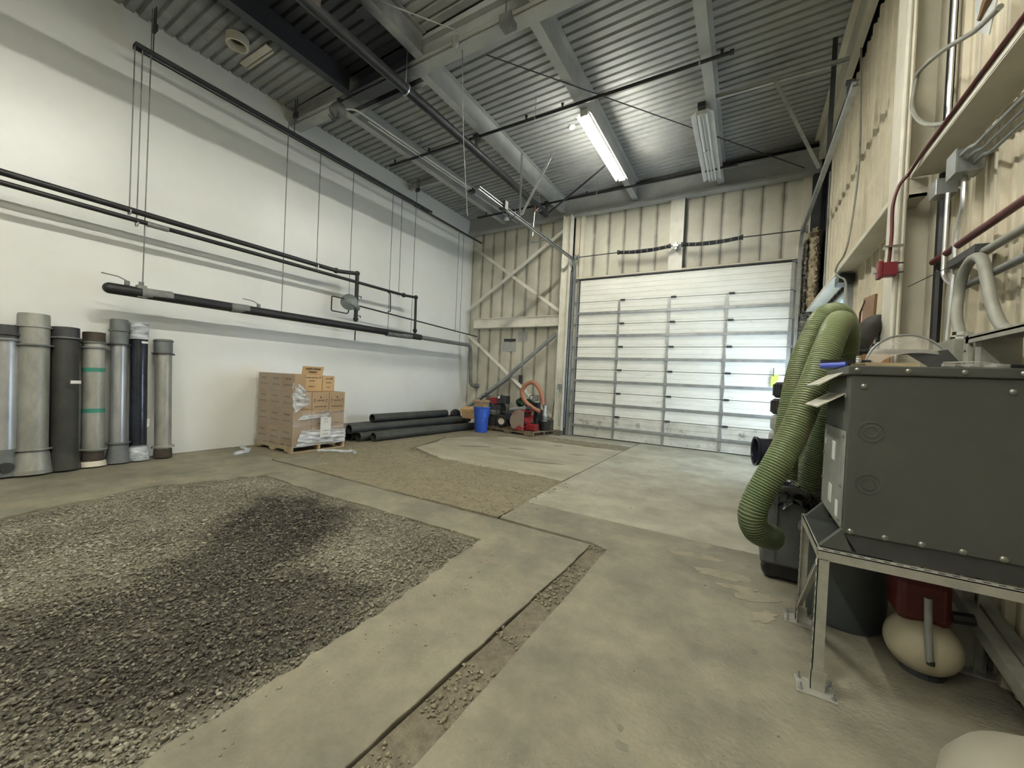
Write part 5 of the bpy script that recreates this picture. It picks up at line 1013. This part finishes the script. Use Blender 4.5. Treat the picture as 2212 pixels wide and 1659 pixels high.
# shelf rack beyond column
rk = thing('wall_rack', (1.1, 4.95, 1.9), 'brown and orange boards stacked on the wall just beyond the right column', 'board')
MB().box((1.0, 4.92, 1.95), (1.02, 5.35, 2.44), rot=Matrix.Rotation(.1, 3, 'X')).build('brown_board', 'brownboard', rk); MB().box((1.02, 5.05, 1.95), (1.03, 5.4, 2.36)).build('orange_board', 'orange', rk); MB().tube([(1.0, 5.45, 2.0), (1.0, 5.43, 2.33), (1.0, 5.25, 2.42)], .009, 6).build('red_edge', 'darkred', rk)
MB().box((1.0, 4.9, 1.90), (1.19, 5.5, 1.95)).build('shelf', 'dark', rk)
o = MB().box((.69, 3.62, 1.657), (.84, 3.76, 1.75)).build('tan_block', 'orange', bevel=.01); tag(o, 'orange tan block lying behind the black hose and the visor', 'block')
o = MB().box((.68, 3.6, 1.35), (1.12, 4.0, 1.655)).build('dark_crate', 'black', bevel=.01); tag(o, 'black crate behind the generator under the tan block', 'crate')

# ================================================================= HOSES
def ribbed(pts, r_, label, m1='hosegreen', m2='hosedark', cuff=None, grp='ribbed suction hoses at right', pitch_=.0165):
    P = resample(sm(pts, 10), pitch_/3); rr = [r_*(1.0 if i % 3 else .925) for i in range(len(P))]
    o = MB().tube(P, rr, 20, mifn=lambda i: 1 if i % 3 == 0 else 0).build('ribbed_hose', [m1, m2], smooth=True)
    for q in (o.data.materials,): pass
    return tag(o, label, 'hose', grp)
ribbed([(.655, 4.02, 1.50), (.65, 3.95, 1.72), (.625, 3.80, 1.90), (.545, 3.56, 1.965), (.46, 3.36, 1.76), (.365, 3.22, 1.46), (.275, 3.12, 1.185), (.187, 3.04, .976), (.107, 3.0, .79), (.075, 2.99, .655), (.11, 3.06, .54), (.20, 3.22, .47)], .083, 'front light green hose, bowing left and curling under before the grey cart')
ribbed([(.70, 4.26, 1.60), (.695, 4.17, 1.85), (.66, 4.06, 2.02), (.585, 3.94, 2.09), (.49, 3.82, 2.04), (.42, 3.74, 1.88), (.355, 3.66, 1.68), (.31, 3.58, 1.42), (.275, 3.50, 1.11), (.265, 3.45, .83)], .083, 'second light green hose arching highest and hanging straight down behind the front one')
h3 = ribbed([(.60, 4.22, 1.80), (.58, 4.14, 1.60), (.52, 4.04, 1.42), (.46, 3.96, 1.22), (.42, 3.86, 1.02), (.41, 3.84, .94)], .062, 'thinner bright green hose ending in a coupling, behind the two big ones')
MB().tube([(.41, 3.84, .96), (.405, 3.83, .82)], .068, 16).build('coupling', 'hosegreen', h3, smooth=True)
ribbed([(.60, 3.75, 1.50), (.55, 3.73, 1.33), (.505, 3.72, 1.08), (.45, 3.72, .84), (.43, 3.73, .72)], .083, 'bright green hose going down into the black bag beside the generator')
ribbed([(1.08, 4.80, 1.92), (1.06, 4.76, 2.04), (1.01, 4.72, 2.11), (.925, 4.58, 2.07), (.82, 4.42, 1.92), (.725, 4.24, 1.69), (.655, 4.16, 1.48), (.61, 4.12, 1.28), (.58, 4.1, 1.10)], .080, 'black ribbed hose arching behind the green hoses beside the column', 'hoseblack', 'hosebrown')
o = MB().tube([(.70, 4.02, 1.80), (1.18, 4.02, 1.80)], .02, 8).tube([(.70, 4.02, 1.80), (.69, 4.02, 1.88)], .02, 8).build('hose_hook', 'dark'); tag(o, 'dark wall hook the hoses hang over, beside the right column', 'hook')
o = P_('corrugated_duct', resample(sm([(.56, 4.2, 1.25), (.58, 4.15, 1.12), (.56, 4.1, .95), (.52, 4.1, .75)], 6), .02), [.04+.005*(i % 2) for i in range(200)][:len(resample(sm([(.56, 4.2, 1.25), (.58, 4.15, 1.12), (.56, 4.1, .95), (.52, 4.1, .75)], 6), .02))], 'hosebrown', 'small brown corrugated duct between the green hoses', 'hose', 10)

# tote on wheels with black bag
tt = thing('wheeled_tote', (.42, 3.35, 0), 'grey plastic wheeled cart full of hoses beside the generator stand', 'cart')
def taper(b, x0_, y0_, x1_, y1_, z0_, z1_, f, mi=0):
    cx_, cy_ = (x0_+x1_)/2, (y0_+y1_)/2
    q = [(x0_, y0_), (x1_, y0_), (x1_, y1_), (x0_, y1_)]
    vs = [(cx_+(x-cx_)*f, cy_+(y-cy_)*f, z0_) for x, y in q]+[(x, y, z1_) for x, y in q]
    return b.add(vs, [(3, 2, 1, 0), (4, 5, 6, 7), (0, 1, 5, 4), (1, 2, 6, 5), (2, 3, 7, 6), (3, 0, 4, 7)], mi)
b = taper(MB(), .18, 3.68, .56, 4.20, .13, .70, 1.12); b.build('tote_body', 'tote', tt, bevel=.02)
taper(MB(), .165, 3.66, .58, 4.22, .69, .735, 1.0).build('tote_rim', 'tote', tt, bevel=.01)
MB().box((.24, 3.645, .15), (.255, 3.665, .68)).box((.42, 3.645, .15), (.435, 3.665, .68)).build('side_rib', 'tote', tt)
for y0_ in (3.76, 4.08): MB().lathe([(.001, -.05), (.055, -.05), (.07, -.03), (.07, .03), (.055, .05), (.001, .05)], (.24, y0_, .072), (0, 1, 0), 18).build('wheel', 'black', tt, smooth=True)
MB().box((.2, 3.7, .03), (.54, 4.16, .14)).build('axle_frame', 'black', tt)
MB().tube([(.17, 3.66, .70), (.17, 3.60, .73), (.30, 3.59, .74), (.42, 3.60, .73)], .022, 8).build('handle', 'tote', tt, smooth=True)
bg = MB()
vs = []; nu, nv = 26, 10
for j in range(nv+1):
    for i in range(nu):
        a = 2*PI*i/nu; rr = (.34 if j < 4 else .34*(1-(j-4)/7.0))*(1+.10*math.sin(5*a+j)+.08*math.sin(9*a-2*j)); vs.append((.37+rr*math.cos(a)*.62, 3.92+rr*math.sin(a)*.86, .60+.028*j+.03*math.sin(7*a+j)))
bg.add(vs, [(j*nu+i, j*nu+(i+1) % nu, (j+1)*nu+(i+1) % nu, (j+1)*nu+i) for j in range(nv) for i in range(nu)]+[tuple(nv*nu+i for i in range(nu))])
tag(bg.build('plastic_bag', 'bag', smooth=True), 'shiny black plastic bag bulging over the top of the grey cart', 'bag')
# big can
bc = thing('trash_can', (.66, 3.02, 0), 'large dark slate trash can standing behind the generator stand leg', 'trash can')
MB().lathe([(.001, .002), (.20, .002), (.215, .03), (.235, .52), (.25, .53), (.25, .56), (.225, .56), (.20, .05), (.001, .05)], (.605, 3.36, 0), (0, 0, 1), 32).build('bin_body', 'can', bc, smooth=True)
# tank under stand
tk = thing('pressure_tank', (.86, 2.95, 0), 'cream painted lying pressure tank on the floor under the generator stand', 'tank')
MB().ball((.875, 2.96, .152), .155, 30, 18, sc=(1, 1, .95)).build('tank_shell', 'tank', tk, smooth=True)
MB().tube([(.835, 2.78, .46), (.84, 2.77, .30), (.85, 2.765, .155)], .016, 10).build('drain_pipe', 'galv', tk, smooth=True); MB().cyl((.852, 2.764, .16), (.853, 2.762, .14), .016, 10).build('drain_hole', 'black', tk)
MB().box((.76, 2.90, .27), (.97, 3.12, .50)).build('red_pump', 'darkred', tk, bevel=.03); MB().tube([(.96, 2.9, .35), (1.04, 2.9, .36)], .03, 8).build('motor_end', 'black', tk)
MB().cyl((.88, 2.96, .002), (.88, 2.96, .03), .09, 16).build('foot', 'dark', tk)
# scaffold rails leaning at right
for k, (a, b_, lab) in enumerate((((1.05, 3.35, .42), (1.15, 2.2, .03), 'nearer pale steel rail lying slanted on the floor by the right wall'), ((1.12, 3.45, .46), (1.19, 2.4, .10), 'farther pale steel rail lying slanted on the floor by the right wall'))):
    angle_bar('steel_rail', a, b_, .07, lab, 'dullgalv', 'rail', 'steel rails under the stand', .01, up=(-1, 0, 0))
o = MB().box((1.02, 3.1, .03), (1.16, 3.4, .30)).build('floor_box', 'dullgalv', bevel=.01); tag(o, 'pale metal box on the floor behind the slanted rails', 'box')
# rounded tank at the bottom right corner
bl = thing('round_tank', (.76, 1.55, 0), 'pale grey domed tank top in the bottom right corner', 'tank')
MB().lathe([(.24, .002), (.28, .05), (.29, .15), (.29, .36), (.282, .43), (.25, .485), (.18, .53), (.09, .548), (.001, .552)], (.79, 1.52, 0), (0, 0, 1), 40).build('tank_shell', 'blob', bl, smooth=True)

# ================================================================= GENERATOR ON SLOTTED STAND
GX0, GX1, GY0, GY1, GZ0, GZ1 = .44, 1.10, 2.50, 3.10, .78, 1.60
gn = thing('generator', (.77, 2.8, .70), 'charcoal steel generator cabinet on the slotted angle stand at right', 'generator')
MB().box((GX0, GY0, GZ0), (GX1, GY1, GZ1-.045)).build('cabinet', 'gen', gn, bevel=.005)
MB().box((GX0-.012, GY0-.012, GZ1-.045), (GX1+.01, GY1+.01, GZ1)).build('lid', 'gen', gn, bevel=.006)
# tapered skirt
b = MB(); vs = [(GX0+.01, GY0+.01, GZ0), (GX1, GY0+.01, GZ0), (GX1, GY1, GZ0), (GX0+.01, GY1, GZ0), (GX0+.06, GY0-.0, .695), (GX1, GY0+.0, .695), (GX1, GY1, .695), (GX0+.06, GY1, .695)]
b.add(vs, [(0, 1, 2, 3), (7, 6, 5, 4), (0, 4, 5, 1), (1, 5, 6, 2), (2, 6, 7, 3), (3, 7, 4, 0)]); b.build('skirt', 'gendark', gn)
for (y0_, y1_) in ((2.50, 2.535), (3.04, 3.075)):
    MB().prism([(GX0-.0, .80), (GX0-.085, .695), (GX0+.04, .695)], y0_, y1_, plane='xz').build('mounting_foot', 'gen', gn)
MB().box((GX0-.085, 2.5, .693), (GX0+.06, 3.08, .697)).build('foot_plate', 'gendark', gn)
# side plate and louvers on -x face
MB().box((GX0-.006, GY0+.02, .80), (GX0-.0005, GY1-.005, 1.275)).build('side_plate', 'genplate', gn, bevel=.002)
b = MB(); b.add([(GX0-.006, GY0+.02, 1.275), (GX0-.006, GY1-.005, 1.275), (GX0+.05, GY1-.005, 1.34), (GX0+.05, GY0+.02, 1.34)], [(0, 1, 2, 3)]); 
for zt in (1.575, 1.46):
    yA, yB_ = GY0+.10, GY1-.02
    MB().add([(GX0+.0, yA, zt+.005), (GX0+.0, yB_, zt+.005), (GX0-.115, yB_, zt-.070), (GX0-.115, yA, zt-.070), (GX0+.0, yA, zt+.0), (GX0+.0, yB_, zt+.0), (GX0-.112, yB_, zt-.077), (GX0-.112, yA, zt-.077)], [(0, 1, 2, 3), (7, 6, 5, 4), (0, 4, 5, 1), (1, 5, 6, 2), (2, 6, 7, 3), (3, 7, 4, 0)]).build('louver_hood', 'louver', gn)
    MB().box((GX0-.002, yA, zt-.085), (GX0-.0005, yB_, zt-.01)).build('louver_opening', 'black', gn)
for (y0_, y1_, z0_, z1_) in ((2.74, 2.82, 1.10, 1.20), (2.78, 2.86, .86, .96), (2.60, 2.66, .83, .91), (3.02, 3.05, 1.21, 1.25), (3.02, 3.05, 1.16, 1.195)):
    MB().box((GX0-.0085, y0_, z0_), (GX0-.0062, y1_, z1_)).build('sticker', 'label', gn)
for (x, z) in ((.49, 1.5), (.967, 1.5), (.47, .795), (.595, .795), (.72, .795), (.85, .795), (.97, .795)):
    MB().lathe([(.013, 0), (.013, .004), (.008, .008), (.001, .009)], (x, GY0, z), (0, -1, 0), 12).build('screw', 'screw', gn, smooth=True)
for x in (.46, .64, .82, .99): MB().lathe([(.011, 0), (.011, .003), (.007, .007), (.001, .008)], (x, GY0-.012, GZ1-.022), (0, -1, 0), 12).build('screw', 'screw', gn, smooth=True)
for (y, z) in ((2.55, 1.45), (2.55, 1.25), (2.56, 1.0), (2.56, .83), (3.08, 1.1), (3.08, .95)): MB().lathe([(.010, 0), (.010, .003), (.006, .006), (.001, .007)], (GX0-.006, y, z), (-1, 0, 0), 10).build('screw', 'screw', gn, smooth=True)
for zc in (1.285, 1.035):
    for r0, r1 in ((.043, .050), (.024, .029)):
        MB().lathe([(r0, -.001), (r0+.0015, .0032), (r1-.0015, .0032), (r1, -.001)], (.525, GY0, zc), (0, -1, 0), 28, closed=True).build('knockout_ring', 'gen', gn, smooth=True)
# slotted stand
st = thing('generator_stand', (.7, 2.8, 0), 'slotted galvanised angle stand on bolted floor plates, under the generator', 'stand')
def slotted(a, b, n1, n2, w_=.04, nm='rail', on=1):
    a, b = Vector(a), Vector(b); d = (b-a).normalized(); L_ = (b-a).length; n1 = Vector(n1); n2 = Vector(n2)
    mb = MB()
    for n_, o_ in ((n1, n2), (n2, n1)):
        mt = Matrix(((d.x, n_.x, o_.x, a.x), (d.y, n_.y, o_.y, a.y), (d.z, n_.z, o_.z, a.z), (0, 0, 0, 1)))
        k0 = len(mb.v); mb.box((0, 0, 0), (L_, w_, .004)); mb.xf(mt, k0)
    o = mb.build(nm, 'dullgalv', st)
    sl = MB(); k = int(L_/.045)
    for i in range(k):
        for n_, o_ in (((n1, n2), (n2, n1))[on],):
            mt = Matrix(((d.x, n_.x, o_.x, a.x), (d.y, n_.y, o_.y, a.y), (d.z, n_.z, o_.z, a.z), (0, 0, 0, 1)))
            k0 = len(sl.v); c = .02+i*.045; sl.box((c, w_*.4, -.0012), (c+.022, w_*.62, .0052)); sl.xf(mt, k0)
    s_ = sl.build('slot', 'black', o); s_.parent = o; s_['kind'] = 'stuff'
    return o
SX0, SX1, SY0, SY1, SZ = .345, 1.12, 2.45, 3.13, .69
for (x, y, nx_, ny_) in ((SX0, SY0, 1, 1), (SX0, SY1, 1, -1), (SX1, SY0, -1, 1), (SX1, SY1, -1, -1)):
    slotted((x, y, .01), (x, y, SZ-.042), (nx_, 0, 0), (0, ny_, 0), .045, 'leg', 1)
    fx0, fy0 = x-.06, y-.055
    MB().box((fx0, fy0, .0), (fx0+.16, fy0+.13, .007)).build('floor_plate', 'dullgalv', st)
    MB().box((x-.004, y-.004, .007), (x+.055, y-.0005, .10)).box((x-.004, y-.004, .007), (x-.0005, y+.05, .10)).build('foot_angle', 'dullgalv', st)
    for (bx_, by_) in ((.015, .02), (.015, .11), (.145, .02), (.145, .11)):
        MB().cyl((fx0+bx_, fy0+by_, .007), (fx0+bx_, fy0+by_, .016), .010, 6).cyl((fx0+bx_, fy0+by_, .016), (fx0+bx_, fy0+by_, .040), .0045, 8).build('anchor_bolt', 'galv', st)
slotted((SX0, SY0, SZ), (SX1, SY0, SZ), (0, 0, -1), (0, 1, 0), .045, 'front_rail'); slotted((SX0, SY1, SZ), (SX1, SY1, SZ), (0, 0, -1), (0, -1, 0), .045, 'rear_rail')
slotted((SX0, SY0+.045, SZ), (SX0, SY1-.045, SZ), (0, 0, -1), (1, 0, 0), .045, 'side_rail'); slotted((SX1, SY0+.045, SZ), (SX1, SY1-.045, SZ), (0, 0, -1), (-1, 0, 0), .045, 'side_rail')
slotted((SX0-.006, SY1-.03, .12), (SX0-.006, SY0+.02, SZ-.05), (0, -.62, -.78), (1, 0, 0), .032, 'diagonal_brace', 0)
# things on top
ZT = GZ1
vs_ = thing('face_shield', (.72, 2.72, ZT), 'scuffed clear face shield visor lying on the generator lid', 'face shield')
b = MB(); nu, nv = 26, 10; V2 = []
for j in range(nv+1):
    v = j/nv
    for i in range(nu+1):
        u = i/nu; a = PI*(.04+.92*u)
        x = .725-.165*math.cos(a)*(1-.12*v); z = ZT+.012+(.175*math.sin(a))*(1-.62*v)-.0*v; y = 2.86-.20*v+.03*math.sin(a)
        V2.append((x, y, z))
b.add(V2, [(j*(nu+1)+i, j*(nu+1)+i+1, (j+1)*(nu+1)+i+1, (j+1)*(nu+1)+i) for j in range(nv) for i in range(nu)]); b.build('visor', 'shield', vs_, smooth=True, recalc=False)
MB().tube([(.725-.167*math.cos(PI*(.04+.92*i/20)), 2.855+.03*math.sin(PI*(.04+.92*i/20)), ZT+.014+.178*math.sin(PI*(.04+.92*i/20))) for i in range(21)], .005, 6).build('brow_band', 'galv', vs_, smooth=True)
MB().box((.55, 2.80, ZT+.004), (.58, 2.90, ZT+.05)).build('pivot_knob', 'black', vs_, bevel=.006)
o = MB().add([(.72, 2.55, ZT+.004), (.83, 2.53, ZT+.004), (.90, 2.75, ZT+.004), (.70, 2.75, ZT+.075), (.84, 2.74, ZT+.10)], [(0, 1, 4, 3), (1, 2, 4), (0, 3, 2), (0, 2, 1), (3, 4, 2)]).build('black_flap', 'black'); tag(o, 'dark bent flap under the right side of the clear visor', 'flap')
o = MB().box((.49, 2.53, ZT+.001), (.68, 2.62, ZT+.018), rot=Matrix.Rotation(.06, 3, 'Z')).build('wood_board', 'newwood'); tag(o, 'short pale wooden board lying on the generator lid', 'board')
o = thing('clear_scraps', (.84, 2.52, ZT), 'clear acrylic clips piled on the right half of the generator lid', 'clips')
for k in range(6): MB().box((.76+k*.032, 2.50+R.random()*.04, ZT+.002), (.80+k*.032, 2.54+R.random()*.03, ZT+.016+.008*R.random()), rot=Matrix.Rotation(R.random()-.5, 3, 'Z')).build('clip', 'acrylic', o, bevel=.003)
MB().tube([(.76, 2.52, ZT+.022), (.86, 2.515, ZT+.026), (.96, 2.52, ZT+.012)], .004, 6).build('clear_rod', 'acrylic', o)
o = thing('brass_fitting', (.47, 2.53, ZT), 'threaded metal fitting standing on the left corner of the generator lid', 'fitting')
MB().lathe([(.001, 0), (.014, 0), (.014, .012), (.009, .014), (.012, .022), (.009, .026), (.012, .032), (.009, .036), (.011, .048), (.001, .05)], (.47, 2.53, ZT), (0, 0, 1), 12).build('fitting_body', 'galv_bright', o, smooth=True); MB().box((.445, 2.515, ZT), (.495, 2.545, ZT+.010)).build('base_nut', 'brass', o)
o = MB().tube([(.36, 2.80, ZT+.012), (.46, 2.74, ZT+.018)], .016, 12).build('blue_sleeve', 'bluetube', smooth=True); tag(o, 'blue tube overhanging the left edge of the generator lid', 'tube')
o = MB().box((.36, 2.82, ZT+.03), (.56, 2.86, ZT+.05)).box((.42, 2.82, ZT+.001), (.45, 2.86, ZT+.03)).build('black_bar', 'black'); tag(o, 'flat black bar lying across the left corner of the generator lid', 'bar')
o = MB().box((.93, 2.72, ZT+.001), (1.09, 2.95, ZT+.03)).build('black_tray', 'black'); tag(o, 'low black tray at the right end of the generator lid', 'tray')

# ================================================================= TYRES AND RIMS BY THE WINDOW
def flat_tyre(z0_, m, label, r_=.36, w_=.24, x=.70, y=7.1):
    t = thing('tyre', (x, y, z0_), label, 'tyre', 'stack of tyres by the right wall')
    MB().lathe([(r_*.58, 0), (r_*.9, .005), (r_*.985, w_*.14), (r_, w_*.3), (r_, w_*.7), (r_*.985, w_*.86), (r_*.9, w_-.005), (r_*.58, w_)], (x, y, z0_), (0, 0, 1), 36, closed=True).build('casing', m, t, smooth=True)
    if m == 'rubber':
        tr = MB()
        for k in range(40):
            a = 2*PI*k/40; c, s_ = math.cos(a), math.sin(a); k0 = len(tr.v); tr.box((r_-.004, -.020, w_*.16), (r_+.007, .016, w_*.84)); tr.xf(Matrix.Translation((x, y, z0_)) @ Matrix.Rotation(a, 4, 'Z'), k0)
        q = tr.build('tread_blocks', 'rubber', t); q['kind'] = 'stuff'
M['wraptyre'] = mat('tyre in cloudy film', (.34, .34, .32), (.24, .24, .23), 5, .3, bump=.5, bscale=18)
flat_tyre(.88+.245+.0, 'rubber', 'second black tyre from the top of the stack'); flat_tyre(.88+.49, 'rubber', 'topmost black tyre of the stack by the right wall', .34)
flat_tyre(.88, 'wraptyre', 'third item of the tyre stack, tyre wrapped in cloudy film'); flat_tyre(.88-.245, 'wraptyre', 'fourth item of the tyre stack, tyre wrapped in cloudy film', .37)
flat_tyre(.88-.49, 'wraptyre', 'fifth item of the tyre stack, low wrapped tyre', .37); flat_tyre(.88-.735-.14+.002, 'rubber', 'lowest tyre of the stack, on the floor', .37, .38)
dw = thing('black_drum', (.3, 6.0, .7), 'dark blue black open drum end facing the camera, below the tyre stack', 'drum')
MB().lathe([(.16, 0), (.185, -.005), (.185, .02), (.17, .03), (.17, .30), (.155, .30), (.155, .02)], (.14, 5.9, .70), (1, .22, 0), 28, closed=True).build('drum_shell', 'blackgloss', dw, smooth=True)
MB().cyl((.36, 5.95, .7), (.37, 5.955, .7), .16, 24).build('drum_end', 'black', dw); MB().box((.2, 5.8, .002), (.45, 6.1, .52)).build('drum_base', 'black', dw)
o = MB().box((.42, 4.3, .002), (1.0, 5.2, .62)).build('storage_bin', 'tote', bevel=.03); tag(o, 'grey storage bin behind the green hoses', 'bin'); MB().box((.40, 4.28, .62), (1.02, 5.22, .66)).build('bin_lid', 'wraptyre', o, bevel=.01)
o = MB().box((.60, 3.50, .30), (.68, 3.62, 1.10), rot=Matrix.Rotation(.15, 3, 'Y')).build('brown_post', 'brownboard'); tag(o, 'reddish brown post showing between the green hose and the generator', 'post')
